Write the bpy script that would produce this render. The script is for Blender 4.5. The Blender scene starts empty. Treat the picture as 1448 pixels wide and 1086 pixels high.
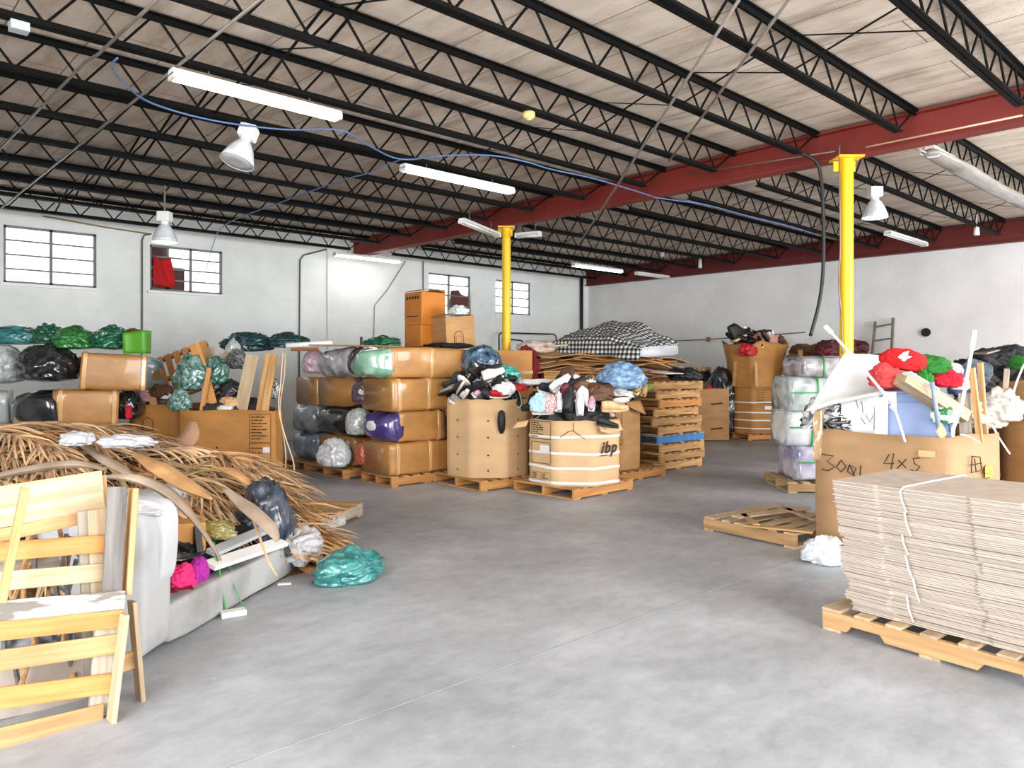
import bpy, math, random
from mathutils import Vector, Matrix, noise, Quaternion
random.seed(7)
S = bpy.context.scene
COL = S.collection
R = math.radians
H = 1.6                      # eye height
F, CX, HY = 1067.0, 724.0, 518.0
c47, s47 = math.cos(R(47)), math.sin(R(47))
ROOM = R(-43)

def W(u, v, z=0.0):          # view-aligned ground frame (u across, v away) -> room frame
    return Vector((v*c47+u*s47, v*s47-u*c47, z))
def fl(px, py):
    v = F*H/(py-HY); return ((px-CX)*v/F, v)
def pt(px, py, v):
    return ((px-CX)*v/F, v, H-(py-HY)*v/F)
def hz(px, py, z):
    v = F*(H-z)/(py-HY); return ((px-CX)*v/F, v, z)
def Wp(px, py, v): return W(*pt(px, py, v))
def Wh(px, py, z): return W(*hz(px, py, z))

# ------------------------------------------------------------------ camera, world, light
cam = bpy.data.objects.new('camera', bpy.data.cameras.new('camera')); COL.objects.link(cam)
cam.location = (0, 0, H); cam.rotation_euler = (R(90), 0, ROOM)
cam.data.sensor_width = 36; cam.data.lens = 36*F/1448; cam.data.shift_y = -25/1448
cam.data.clip_start = 0.05
S.camera = cam
S.view_settings.view_transform = 'Standard'; S.view_settings.look = 'None'
S.view_settings.gamma = 1; S.view_settings.use_curve_mapping = False
S.view_settings.exposure = 0.92
S.cycles.use_denoising = True
S.cycles.max_bounces = 8
w = bpy.data.worlds.new('sky'); S.world = w; w.use_nodes = True
w.node_tree.nodes['Background'].inputs[0].default_value = (0.93, 0.97, 1.0, 1)
w.node_tree.nodes['Background'].inputs[1].default_value = 2.2

def area(name, loc, look, sx, sy, power, col):
    l = bpy.data.lights.new(name, 'AREA'); l.shape = 'RECTANGLE'; l.size = sx; l.size_y = sy
    l.energy = power; l.color = col
    o = bpy.data.objects.new(name, l); COL.objects.link(o); o.location = loc
    o.rotation_euler = Vector(look).to_track_quat('-Z', 'Y').to_euler()
    return o
# daylight from the open side door; the two rear lamps are added fill
area('daylight_side_door', (-3.3, 0.6, 2.3), (1, 0.12, -0.05), 5.0, 3.6, 430, (0.95, 0.98, 1.0))
area('fill_light_rear', (3.0, -4.6, 2.3), (0.05, 1, -0.03), 6.0, 3.6, 290, (0.95, 0.98, 1.0))  # unseen lamp added for general fill
area('fill_light_far_rear', (11.5, -4.6, 2.3), (-0.05, 1, -0.03), 7.0, 3.6, 570, (0.96, 0.98, 1.0))  # unseen lamp added to brighten the far walls and ceiling

# ------------------------------------------------------------------ materials
MATS = {}
def mat(name, col, rough=0.6, var=0.12, scale=4.0, stretch=(1, 1, 1), bump=0.0, bscale=20.0, metal=0.0,
        rnd=0.08, col2=None, coat=0.0, emit=None, detail=4.0, sharp=(0.35, 0.65), spec=0.5, vor=False, hue=0.0):
    if name in MATS: return MATS[name]
    m = bpy.data.materials.new(name); m.use_nodes = True
    nt = m.node_tree; N = nt.nodes; L = nt.links; b = N['Principled BSDF']
    b.inputs['Roughness'].default_value = rough; b.inputs['Metallic'].default_value = metal
    b.inputs['Specular IOR Level'].default_value = spec
    if coat: b.inputs['Coat Weight'].default_value = coat; b.inputs['Coat Roughness'].default_value = 0.08
    tc = N.new('ShaderNodeTexCoord'); oi = N.new('ShaderNodeObjectInfo')
    add = N.new('ShaderNodeVectorMath'); add.operation = 'MULTIPLY_ADD'
    cx = N.new('ShaderNodeCombineXYZ')
    for k in range(3): L.new(oi.outputs['Random'], cx.inputs[k])
    L.new(cx.outputs[0], add.inputs[0]); add.inputs[1].default_value = (37, 53, 71)
    L.new(tc.outputs['Object'], add.inputs[2])
    mp = N.new('ShaderNodeMapping'); mp.inputs['Scale'].default_value = stretch
    L.new(add.outputs[0], mp.inputs[0])
    if vor:
        nz = N.new('ShaderNodeTexVoronoi'); nz.inputs['Scale'].default_value = scale
        sep = N.new('ShaderNodeSeparateColor'); L.new(nz.outputs['Color'], sep.inputs[0])
        nn = N.new('ShaderNodeTexNoise'); nn.inputs['Scale'].default_value = scale*0.7
        mv = N.new('ShaderNodeVectorMath'); mv.operation = 'MULTIPLY_ADD'
        L.new(nn.outputs['Color'], mv.inputs[0]); mv.inputs[1].default_value = (.5, .5, .5)
        L.new(mp.outputs[0], nn.inputs['Vector']); L.new(mp.outputs[0], mv.inputs[2]); L.new(mv.outputs[0], nz.inputs['Vector'])
        fac = sep.outputs[0]
    else:
        nz = N.new('ShaderNodeTexNoise'); nz.inputs['Scale'].default_value = scale; nz.inputs['Detail'].default_value = detail
        L.new(mp.outputs[0], nz.inputs['Vector']); fac = nz.outputs['Fac']
    rp = N.new('ShaderNodeValToRGB')
    lo = [max(0, x*(1-var)) for x in col]; hi = list(col2) if col2 else [min(1, x*(1+var)) for x in col]
    if col2: lo = list(col)
    rp.color_ramp.elements[0].position = sharp[0]; rp.color_ramp.elements[0].color = (*lo, 1)
    rp.color_ramp.elements[1].position = sharp[1]; rp.color_ramp.elements[1].color = (*hi, 1)
    L.new(fac, rp.inputs[0])
    hs = N.new('ShaderNodeHueSaturation')
    mr = N.new('ShaderNodeMapRange'); mr.inputs[3].default_value = 1-rnd; mr.inputs[4].default_value = 1+rnd
    L.new(oi.outputs['Random'], mr.inputs[0]); L.new(mr.outputs[0], hs.inputs['Value'])
    L.new(rp.outputs[0], hs.inputs['Color']); L.new(hs.outputs[0], b.inputs['Base Color'])
    if bump:
        bn = N.new('ShaderNodeTexNoise'); bn.inputs['Scale'].default_value = bscale; bn.inputs['Detail'].default_value = 3
        L.new(mp.outputs[0], bn.inputs['Vector'])
        bp = N.new('ShaderNodeBump'); bp.inputs['Strength'].default_value = bump; bp.inputs['Distance'].default_value = 0.02
        L.new(bn.outputs['Fac'], bp.inputs['Height']); L.new(bp.outputs[0], b.inputs['Normal'])
    if emit:
        b.inputs['Emission Color'].default_value = (*emit[:3], 1); b.inputs['Emission Strength'].default_value = emit[3]
    MATS[name] = m; return m

def s2l(r, g, b):
    f = lambda x: ((x/255+0.055)/1.055)**2.4 if x > 10 else x/255/12.92
    return (f(r), f(g), f(b))

CARD = mat('cardboard', s2l(186, 140, 90), 0.75, 0.13, 3, (1, 1, 3), 0.06, 40, rnd=0.12)
CARD2 = mat('cardboard_ochre', s2l(176, 122, 62), 0.7, 0.12, 3, (1, 1, 2), 0.05, 30, rnd=0.1)
CARDP = mat('cardboard_pale', s2l(206, 170, 126), 0.75, 0.08, 2, (1, 1, 2), 0.04, 40, rnd=0.04)
CARDG = mat('cardboard_grey', s2l(168, 155, 143), 0.8, 0.1, 30, (0.3, 0.3, 6), 0.08, 60, rnd=0.17)
CARDO = mat('cardboard_orange', s2l(196, 118, 34), 0.6, 0.1, 3, rnd=0.04)
INK = mat('ink', s2l(45, 32, 22), 0.8, 0.05, rnd=0)
PAPER = mat('paper', s2l(232, 230, 226), 0.6, 0.04, 6, rnd=0.02)
TAPE = mat('tape', s2l(204, 160, 108), 0.14, 0.10, 3, (1, 1, 1), 0.25, 5, coat=0.8, rnd=0.05)
STRAPW = mat('white_strap', s2l(238, 232, 224), 0.35, 0.04, rnd=0.02)
STRAPG = mat('green_strap', s2l(58, 150, 78), 0.35, 0.05, rnd=0.02)
def wood(name, rgb, rgb2, ax=0):
    st = [14, 14, 14]; st[ax] = 0.9
    return mat(name, s2l(*rgb), 0.7, 0, 2.2, st, 0.12, 6, rnd=0.16, col2=s2l(*rgb2), sharp=(0.3, 0.7))
WP = [wood('pine_%d' % a, (154, 116, 74), (190, 152, 106), a) for a in range(3)]       # fresh pine
WO = [wood('orange_pine_%d' % a, (174, 112, 54), (204, 148, 88), a) for a in range(3)]
WW = [wood('pale_wood_%d' % a, (160, 136, 106), (190, 168, 138), a) for a in range(3)]
WG = [wood('weathered_wood_%d' % a, (128, 116, 104), (178, 166, 150), a) for a in range(3)]
WT = [wood('tan_wood_%d' % a, (150, 108, 64), (206, 160, 104), a) for a in range(3)]
WD = [wood('charcoal_wood_%d' % a, (62, 58, 56), (118, 112, 108), a) for a in range(3)]
WPT = mat('flaked_white_paint', s2l(112, 104, 96), 0.7, 0, 5, (1.2, 6, 6), 0.1, 8, rnd=0.03, col2=s2l(202, 198, 190), sharp=(0.4, 0.55))
STEELB = mat('black_steel', s2l(12, 11, 10), 0.7, 0.3, 20, rnd=0.1, spec=0.12)
STEELR = mat('red_oxide_steel', s2l(124, 38, 28), 0.6, 0.14, 3, (0.4, 0.4, 1), rnd=0.0)
STEELDR = mat('dark_red_steel', s2l(92, 22, 18), 0.6, 0.2, 3, rnd=0.0)
YEL = mat('yellow_paint', s2l(246, 196, 20), 0.4, 0.06, 3, (1, 1, 0.3), rnd=0)
GALV = mat('galvanised', s2l(112, 104, 96), 0.4, 0.1, 6, metal=0.3, rnd=0.05)
WHITEP = mat('white_enamel', s2l(232, 232, 228), 0.35, 0.04, rnd=0.03)
GREYP = mat('grey_plastic', s2l(178, 180, 182), 0.4, 0.05, rnd=0.03)
BLACKP = mat('black_rubber', s2l(22, 22, 24), 0.5, 0.1, rnd=0.05)
BLUEC = mat('blue_cable', s2l(84, 112, 158), 0.45, 0.05, rnd=0)
TUBE = mat('lit_tube', (1, 1, 1), 0.4, 0, rnd=0, emit=(1.0, 0.97, 0.92, 9.0))
TUBEOFF = mat('unlit_tube', s2l(214, 214, 210), 0.3, 0.02, rnd=0)
BULB = mat('lit_globe', (1, 1, 1), 0.3, 0, rnd=0, emit=(1.0, 0.99, 0.95, 4.0))

def cloth(name, rgb, rough=0.85, var=0.2): return mat('cloth_'+name, s2l(*rgb), rough, var, 5, (1, 1, 1), 0.6, 4.5, rnd=0.12)
def film(name, rgb, rgb2, sc=3.0, rough=0.16, vor=True):
    return mat('film_'+name, s2l(*rgb), rough, 0, sc, (1, 1, 1), 0.45, 3.2, rnd=0.02, col2=s2l(*rgb2), coat=0.7, vor=vor, sharp=(0.35, 0.75))

# ------------------------------------------------------------------ mesh builder
class MB:
    def __init__(s): s.v = []; s.f = []
    def add(s, vs, fs):
        o = len(s.v); s.v += [Vector(x) for x in vs]; s.f += [tuple(i+o for i in f) for f in fs]; return s
    def box(s, c, d, M=None):
        x, y, z = [k/2 for k in d]; c = Vector(c)
        vs = [Vector(p) for p in ((-x,-y,-z),(x,-y,-z),(x,y,-z),(-x,y,-z),(-x,-y,z),(x,-y,z),(x,y,z),(-x,y,z))]
        vs = [(M @ p if M else p)+c for p in vs]
        return s.add(vs, [(0,3,2,1),(4,5,6,7),(0,1,5,4),(1,2,6,5),(2,3,7,6),(3,0,4,7)])
    def bar(s, a, b, wd, th, up=(0, 0, 1)):       # board from a to b, wd across, th along up
        a = Vector(a); b = Vector(b); d = (b-a); l = d.length; d.normalize(); up = Vector(up)
        y = up.cross(d); y = y.normalized() if y.length > 1e-6 else Vector((0, 1, 0)); z = d.cross(y)
        M = Matrix((d, y, z)).transposed()
        return s.box((a+b)/2, (l, wd, th), M)
    def tube(s, pts, r, n=8, flat=1.0, ridge=0.0):
        P = [Vector(p) for p in pts]; rs = r if isinstance(r, (list, tuple)) else [r]*len(P)
        o = len(s.v); prev = None
        for i, p in enumerate(P):
            t = (P[min(i+1, len(P)-1)]-P[max(i-1, 0)]).normalized()
            if prev is None:
                x = t.cross(Vector((0, 0, 1)))
                if x.length < 1e-3: x = t.cross(Vector((0, 1, 0)))
            else: x = prev-t*prev.dot(t)
            x.normalize(); prev = x; y = t.cross(x)
            for k in range(n):
                a = 2*math.pi*k/n; q_ = rs[i]*(1+ridge*math.cos(5*a+i*.05)+ridge*.7*noise.noise(Vector((i*.35, a*1.3, len(P))))); s.v.append(p+x*math.cos(a)*q_+y*math.sin(a)*q_*flat)
        for i in range(len(P)-1):
            for k in range(n):
                a = o+i*n+k; b = o+i*n+(k+1) % n
                s.f.append((a, b, b+n, a+n))
        s.f.append(tuple(o+k for k in reversed(range(n)))); e = o+(len(P)-1)*n
        s.f.append(tuple(e+k for k in range(n))); return s
    def lathe(s, prof, n=24, M=None):
        o = len(s.v)
        for r_, z in prof:
            for k in range(n):
                a = 2*math.pi*k/n; p = Vector((r_*math.cos(a), r_*math.sin(a), z)); s.v.append(M @ p if M else p)
        for i in range(len(prof)-1):
            for k in range(n):
                a = o+i*n+k; b = o+i*n+(k+1) % n; s.f.append((a, b, b+n, a+n))
        return s
    def prism(s, poly, z0, z1, M=None):            # poly extruded along z
        n = len(poly); vs = [Vector((x, y, z0)) for x, y in poly]+[Vector((x, y, z1)) for x, y in poly]
        if M: vs = [M @ p for p in vs]
        fs = [tuple(reversed(range(n))), tuple(range(n, 2*n))]+[(i, (i+1) % n, n+(i+1) % n, n+i) for i in range(n)]
        return s.add(vs, fs)
    def grid(s, fn, nu, nv, closed_u=False):
        o = len(s.v)
        for j in range(nv+1):
            for i in range(nu if closed_u else nu+1): s.v.append(Vector(fn(i/nu, j/nv)))
        m = nu if closed_u else nu+1
        for j in range(nv):
            for i in range(nu):
                a = o+j*m+i; b = o+j*m+(i+1) % m; s.f.append((a, b, b+m, a+m))
        return s
    def mesh(s, name, smooth=False):
        me = bpy.data.meshes.new(name); me.from_pydata([tuple(v) for v in s.v], [], s.f); me.update()
        if smooth: me.polygons.foreach_set('use_smooth', [True]*len(me.polygons))
        return me
    def build(s, name, m, parent=None, smooth=False, bev=0.0, solid=0.0):
        return place(name, s.mesh(name, smooth), m, parent, bev, solid)

def place(name, me, m, parent=None, bev=0.0, solid=0.0):
    o = bpy.data.objects.new(name, me); COL.objects.link(o)
    if len(me.materials) == 0: me.materials.append(None)
    o.material_slots[0].link = 'OBJECT'; o.material_slots[0].material = m
    if parent: o.parent = parent
    if solid:
        k = o.modifiers.new('solid', 'SOLIDIFY'); k.thickness = solid; k.offset = -1
    if bev:
        k = o.modifiers.new('edge', 'BEVEL'); k.width = bev; k.segments = 2; k.limit_method = 'ANGLE'
    return o
def tag(o, label, cat, group=None, kind=None):
    o['label'] = label; o['category'] = cat
    if group: o['group'] = group
    if kind: o['kind'] = kind
    return o
def thing(name, label, cat, loc=(0, 0, 0), rot=0.0, group=None, tilt=(0, 0)):
    o = bpy.data.objects.new(name, None); COL.objects.link(o); o.location = loc
    o.rotation_euler = (tilt[0], tilt[1], rot+ROOM); o.empty_display_size = 0.1
    return tag(o, label, cat, group)
def bar_obj(name, a, b, wd, th, m, parent=None, up=(0, 0, 1), bev=0.003):
    a = Vector(a); b = Vector(b); d = b-a; l = d.length; d.normalize(); up = Vector(up)
    y = up.cross(d); y = y.normalized() if y.length > 1e-6 else Vector((0, 1, 0)); z = d.cross(y)
    o = MB().box((0, 0, 0), (l, wd, th)).build(name, m, parent, bev=bev)
    M = Matrix((d, y, z)).transposed().to_4x4(); M.translation = (a+b)/2; o.matrix_local = M
    return o
def struct(o):
    o['kind'] = 'structure'; return o
def copy_tree(o, parent=None):
    c = o.copy(); COL.objects.link(c)
    if parent: c.parent = parent
    for ch in list(o.children): copy_tree(ch, c)
    return c
def fbm(p, o=3): return noise.fractal(Vector(p), 1.0, 2.0, o)

# ------------------------------------------------------------------ the room
YW, XW, XB, DECK = 15.2, 17.35, 9.08, 4.5      # windowed wall, far wall, beam line, deck height
def node_surface(name, build):
    m = bpy.data.materials.new(name); m.use_nodes = True; build(m.node_tree.nodes, m.node_tree.links, m.node_tree.nodes['Principled BSDF']); return m
def nz(N, L, vec, scale, detail=5, rough=0.55):
    n = N.new('ShaderNodeTexNoise'); n.inputs['Scale'].default_value = scale; n.inputs['Detail'].default_value = detail
    n.inputs['Roughness'].default_value = rough; L.new(vec, n.inputs['Vector']); return n.outputs['Fac']
def ramp(N, L, fac, stops):
    r = N.new('ShaderNodeValToRGB'); e = r.color_ramp.elements
    while len(e) < len(stops): e.new(0.5)
    for k, (p, c) in enumerate(stops): e[k].position = p; e[k].color = (*c, 1)
    L.new(fac, r.inputs[0]); return r.outputs[0]
def mix(N, L, fac, a, b, mode='MIX'):
    m = N.new('ShaderNodeMix'); m.data_type = 'RGBA'; m.blend_type = mode
    if isinstance(fac, float): m.inputs[0].default_value = fac
    else: L.new(fac, m.inputs[0])
    for k, x in ((6, a), (7, b)):
        if isinstance(x, tuple): m.inputs[k].default_value = (*x, 1)
        else: L.new(x, m.inputs[k])
    return m.outputs[2]
def mapping(N, L, sc=(1, 1, 1), swap=None):
    tc = N.new('ShaderNodeTexCoord'); v = tc.outputs['Object']
    if swap:
        sp = N.new('ShaderNodeSeparateXYZ'); L.new(v, sp.inputs[0]); cb = N.new('ShaderNodeCombineXYZ')
        L.new(sp.outputs[swap[0]], cb.inputs[0]); L.new(sp.outputs[swap[1]], cb.inputs[1]); v = cb.outputs[0]
    mp = N.new('ShaderNodeMapping'); mp.inputs['Scale'].default_value = sc; L.new(v, mp.inputs[0]); return mp.outputs[0]

def mk_floor(N, L, b):
    v = mapping(N, L)
    c = ramp(N, L, nz(N, L, v, 0.55, 8, 0.62), [(0.3, s2l(132, 135, 140)), (0.5, s2l(160, 163, 168)), (0.72, s2l(190, 194, 200))])
    f = ramp(N, L, nz(N, L, mapping(N, L, (3.5, 6, 1)), 1.5, 9, 0.72), [(0.35, (.76, .76, .76)), (0.65, (1.1, 1.1, 1.1))])
    c = mix(N, L, 0.7, c, f, 'MULTIPLY')
    sp = ramp(N, L, nz(N, L, v, 26, 3, 0.5), [(0.73, (0, 0, 0)), (0.77, (.6, .6, .6))])
    c = mix(N, L, sp, c, s2l(205, 206, 208))
    L.new(c, b.inputs['Base Color'])
    r = N.new('ShaderNodeMapRange'); r.inputs[3].default_value = 0.38; r.inputs[4].default_value = 0.62
    L.new(nz(N, L, v, 1.4, 4), r.inputs[0]); L.new(r.outputs[0], b.inputs['Roughness'])
    bp = N.new('ShaderNodeBump'); bp.inputs['Strength'].default_value = 0.12; bp.inputs['Distance'].default_value = 0.01
    L.new(nz(N, L, v, 18, 5), bp.inputs['Height']); L.new(bp.outputs[0], b.inputs['Normal'])
def mk_wall(swap, tint):
    def g(N, L, b):
        v = mapping(N, L, (1, 1, 1), swap)
        br = N.new('ShaderNodeTexBrick'); br.inputs['Scale'].default_value = 1.0
        br.inputs['Brick Width'].default_value = 0.4; br.inputs['Row Height'].default_value = 0.2
        br.inputs['Mortar Size'].default_value = 0.006; br.inputs['Mortar Smooth'].default_value = 0.6
        L.new(v, br.inputs['Vector'])
        br.inputs['Color1'].default_value = (*tint, 1); br.inputs['Color2'].default_value = (*[x*0.98 for x in tint], 1)
        br.inputs['Mortar'].default_value = (*[x*0.955 for x in tint], 1)
        n = ramp(N, L, nz(N, L, v, 0.9, 6, 0.6), [(0.3, (.86, .86, .85)), (0.6, (1, 1, 1))])
        c = mix(N, L, 1.0, br.outputs['Color'], n, 'MULTIPLY')
        st = ramp(N, L, nz(N, L, mapping(N, L, (1.4, 7, 1), swap), 1.3, 6, 0.7), [(0.69, (0, 0, 0)), (0.76, (1, 1, 1))])
        c = mix(N, L, st, c, s2l(160, 146, 128))
        L.new(c, b.inputs['Base Color']); b.inputs['Roughness'].default_value = 0.6
        bp = N.new('ShaderNodeBump'); bp.inputs['Strength'].default_value = 0.14; bp.inputs['Distance'].default_value = 0.006; bp.invert = True
        L.new(br.outputs['Fac'], bp.inputs['Height']); L.new(bp.outputs[0], b.inputs['Normal'])
    return g
def mk_deck(N, L, b):
    v = mapping(N, L)
    c = ramp(N, L, nz(N, L, mapping(N, L, (3.2, 0.8, 1)), 1.5, 7, 0.65), [(0.3, s2l(162, 144, 126)), (0.5, s2l(203, 186, 169)), (0.7, s2l(219, 205, 190))])
    st = ramp(N, L, nz(N, L, v, 0.42, 4, 0.5), [(0.62, (0, 0, 0)), (0.75, (.75, .75, .75))])
    c = mix(N, L, st, c, s2l(120, 102, 84))
    br = N.new('ShaderNodeTexBrick'); br.inputs['Scale'].default_value = 1; br.inputs['Brick Width'].default_value = 2.4; br.inputs['Row Height'].default_value = 0.61
    br.inputs['Mortar Size'].default_value = 0.006; br.offset = 0.5
    L.new(mapping(N, L, (1, 1, 1), (1, 0)), br.inputs['Vector'])
    c = mix(N, L, br.outputs['Fac'], c, s2l(110, 96, 82))
    L.new(c, b.inputs['Base Color']); b.inputs['Roughness'].default_value = 0.9
    bp = N.new('ShaderNodeBump'); bp.inputs['Strength'].default_value = 0.4; bp.inputs['Distance'].default_value = 0.01
    L.new(nz(N, L, v, 40, 4), bp.inputs['Height']); L.new(bp.outputs[0], b.inputs['Normal'])
FLOOR = node_surface('concrete_floor', mk_floor)
WALL1 = node_surface('painted_block_wall', mk_wall((0, 2), s2l(234, 237, 234)))
WALL2 = node_surface('painted_block_wall_far', mk_wall((1, 2), s2l(224, 222, 220)))
DECKM = node_surface('roof_deck', mk_deck)

struct(MB().box((6.5, 5, -0.1), (23, 22, 0.2)).build('floor', FLOOR))
struct(MB().box((6.5, 5, DECK+0.1), (23, 22, 0.2)).build('ceiling', DECKM))
struct(MB().box((XW+0.1, 5.3, 2.25), (0.2, 20.3, 4.5)).build('wall_far', WALL2))
jt = mat('joint_line', s2l(142, 143, 144), 0.8, 0.2, 8, rnd=0)
struct(MB().box((6.5, 2.97, 0.0005), (21, 0.007, 0.002)).build('trim_1', jt))
# walls behind the viewer with the open side door; rear openings added for fill
mb = MB(); mb.box((-3.6, -4.0, 2.25), (0.2, 3.4, 4.5)).box((-3.6, 9.2, 2.25), (0.2, 11.6, 4.5)).box((-3.6, 0.6, 4.3), (0.2, 5.8, 0.4))
struct(mb.build('wall_door_side', WALL2))
mb = MB(); mb.box((-2.0, -5.0, 2.25), (3.2, 0.2, 4.5)).box((7.1, -5.0, 2.25), (1.4, 0.2, 4.5)).box((16.3, -5, 2.25), (2.2, .2, 4.5)).box((3.0, -5, 4.3), (7.0, 0.2, 0.4)).box((11.5, -5, 4.3), (7.4, .2, .4))
struct(mb.build('wall_rear', WALL1))

# windowed wall with its four openings
def wx(px):    # x on the windowed wall under this sight line
    k = (px-CX)/F; v = YW/(s47-k*c47); return v*c47+k*v*s47, v
def wz(px, py): x, v = wx(px); return H-(py-HY)*v/F
WIN = []
for (xa, ya, yb, xb) in ((5, 317, 399, 137), (212, 345, 410, 315), (606, 385, 445, 666), (701, 395, 443, 751)):
    WIN.append((wx(xa)[0], wx(xb)[0], wz(xa, yb), wz(xa, ya)))
mb = MB(); x0 = -3.7; T = 0.2
for (a, b, z0, z1) in WIN:
    mb.box(((x0+a)/2, YW+T/2, 2.25), (a-x0, T, 4.5))
    mb.box(((a+b)/2, YW+T/2, z0/2), (b-a, T, z0)); mb.box(((a+b)/2, YW+T/2, (z1+4.5)/2), (b-a, T, 4.5-z1)); x0 = b
mb.box(((x0+XW+0.2)/2, YW+T/2, 2.25), (XW+0.2-x0, T, 4.5))
struct(mb.build('wall_windows', WALL1))
PIL = wx(466)[0]
struct(MB().box((PIL+0.05, YW-0.03, 2.2), (0.26, 0.06, 4.4)).build('trim_2', WALL1))

GL = bpy.data.materials.new('frosted_glass'); GL.use_nodes = True
_n, _l = GL.node_tree.nodes, GL.node_tree.links; _n.remove(_n['Principled BSDF'])
tr = _n.new('ShaderNodeBsdfTransparent'); td = _n.new('ShaderNodeBsdfTranslucent'); mx = _n.new('ShaderNodeMixShader'); mx.inputs[0].default_value = 0.35
td.inputs[0].default_value = (0.9, 0.95, 0.95, 1)
_l.new(tr.outputs[0], mx.inputs[1]); _l.new(td.outputs[0], mx.inputs[2]); _l.new(mx.outputs[0], _n['Material Output'].inputs[0])
FRAME = mat('window_frame_metal', s2l(112, 112, 108), 0.5, 0.1, rnd=0)
for i, (a, b, z0, z1) in enumerate(WIN):
    fr = MB(); y = YW+0.08; cz = (z0+z1)/2; hh = z1-z0; mid = (a+b)/2 if i != 1 else a+(b-a)*0.56
    for x in (a+.02, b-.02, mid): fr.box((x, y, cz), (.045, .06, hh))
    for z in (z0+.02, z1-.02): fr.box(((a+b)/2, y, z), (b-a-.02, .06, .04))
    o = struct(fr.build('window_%d' % (i+1), FRAME))
    sl = MB()
    sl.box(((a+b)/2, YW-0.02, z0-0.03), (b-a+.1, .08, .05)); sl.build('sill', WHITEP, o)
    n = 4
    for (p, q, side) in ((a, mid, 0), (mid, b, 1)):
        for k in range(n):
            zc = z0+(k+.5)*hh/n
            if i == 1 and side == 0 and k < 2: continue
            if i == 2 and k < 2 and side == 0: continue
            if i == 2 and k < 2 and side == 1: continue
            MB().box(((p+q)/2, y, zc), (q-p-.05, .008, hh/n-.02), Matrix.Rotation(R(8), 3, 'X')).build('pane', GL, o)
        rl = MB()
        for k in range(1, n): rl.box(((p+q)/2, y, z0+k*hh/n), (q-p-.04, .035, .03))
        rl.build('glazing_bar', FRAME, o)
BRN = mat('brown_board', s2l(84, 48, 38), 0.7, 0.15, 5, rnd=0.1)
a, b, z0, z1 = WIN[1]; hh = z1-z0; wd = b-a
tag(MB().box((a+wd*.36, YW+.13, z0+hh*.28), (wd*.26, .02, hh*.56)).build('window_board', BRN), 'brown board closing the lower pane beside the red cloth', 'board')
tag(MB().box((a+wd*.15, YW+.13, z0+hh*.5), (wd*.27, .02, hh*.98)).build('window_board', BRN), 'tall brown board behind the red cloth in the window', 'board')
rc = MB()
rc.grid(lambda s, t: (a+wd*(.05+.3*s*(1-.25*t)), YW+.03+.03*math.sin(9*s+3*t), z0+hh*(.14+.62*(t))-.05*math.sin(3*s)), 14, 10)
tag(rc.build('cloth', cloth('red_window', (176, 14, 20)), None, True, 0, 0.012), 'red cloth hanging in the broken window pane', 'cloth')
a, b, z0, z1 = WIN[2]; hh = z1-z0; wd = b-a
tag(MB().box((a+wd*.24, YW+.13, z0+hh*.33), (wd*.42, .02, hh*.62)).build('window_board', mat('dark_board', s2l(52, 46, 46), 0.6, rnd=0)), 'dark board blocking the window behind the orange cartons', 'board')
mb = MB(); P = [(.52, .02), (.97, .02), (.97, .5), (.80, .56), (.74, .66), (.56, .62)]
mb.prism([(a+wd*x, z0+hh*y) for x, y in P], 0, 0.02, Matrix(((1, 0, 0, 0), (0, 0, -1, YW+.1), (0, 1, 0, 0), (0, 0, 0, 1))))
tag(mb.build('window_board', mat('maroon_board', s2l(96, 50, 44), 0.7, rnd=0)), 'torn maroon board blocking the window behind the orange cartons', 'board')

# ------------------------------------------------------------------ beams, pillars, joists
def ibeam(name, label, m, y0, y1, x, z0, z1, fw):
    t = thing(name, label, 'beam', (x, y0, z0), -ROOM)
    Lh = y1-y0; h = z1-z0
    MB().box((0, Lh/2, h/2), (.02, Lh, h-.03)).build('web', m, t)
    MB().box((0, Lh/2, .0125), (fw, Lh, .025)).build('flange', m, t)
    MB().box((0, Lh/2, h-.0125), (fw, Lh, .025)).build('flange', m, t)
    return t
ibeam('roof_beam', 'long red steel roof beam carried by the yellow pillars', STEELR, -4.8, YW-.02, XB+.1, 4.1, 4.47, .2)
ibeam('roof_beam', 'dark red steel beam along the top of the plain far wall', STEELDR, -4.8, YW-.02, XW-.1, 4.03, 4.47, .18)
def pillar(label, u, v, rad):
    p = W(u, v); t = thing('pillar', label, 'pillar', p, 0, 'yellow pipe pillars')
    MB().lathe([(rad, .012), (rad, 4.08)], 24).build('shaft', YEL, t, True)
    MB().box((0, 0, 4.088), (.3, .3, .02)).build('cap_plate', YEL, t)
    MB().box((0, 0, .006), (.32, .32, .012)).build('base_plate', YEL, t)
    MB().box((-.02, .02, 4.0), (.26, .02, .12)).build('bracket', YEL, t)
    return t
pillar('yellow steel pillar rising behind the white sheet and rubbish bin', *pt(1197, 300, 9.05)[:2], .078)
pillar('yellow steel pillar rising behind the cardboard bales, by the barred window', *pt(716, 330, 13.55)[:2], .078)

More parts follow.
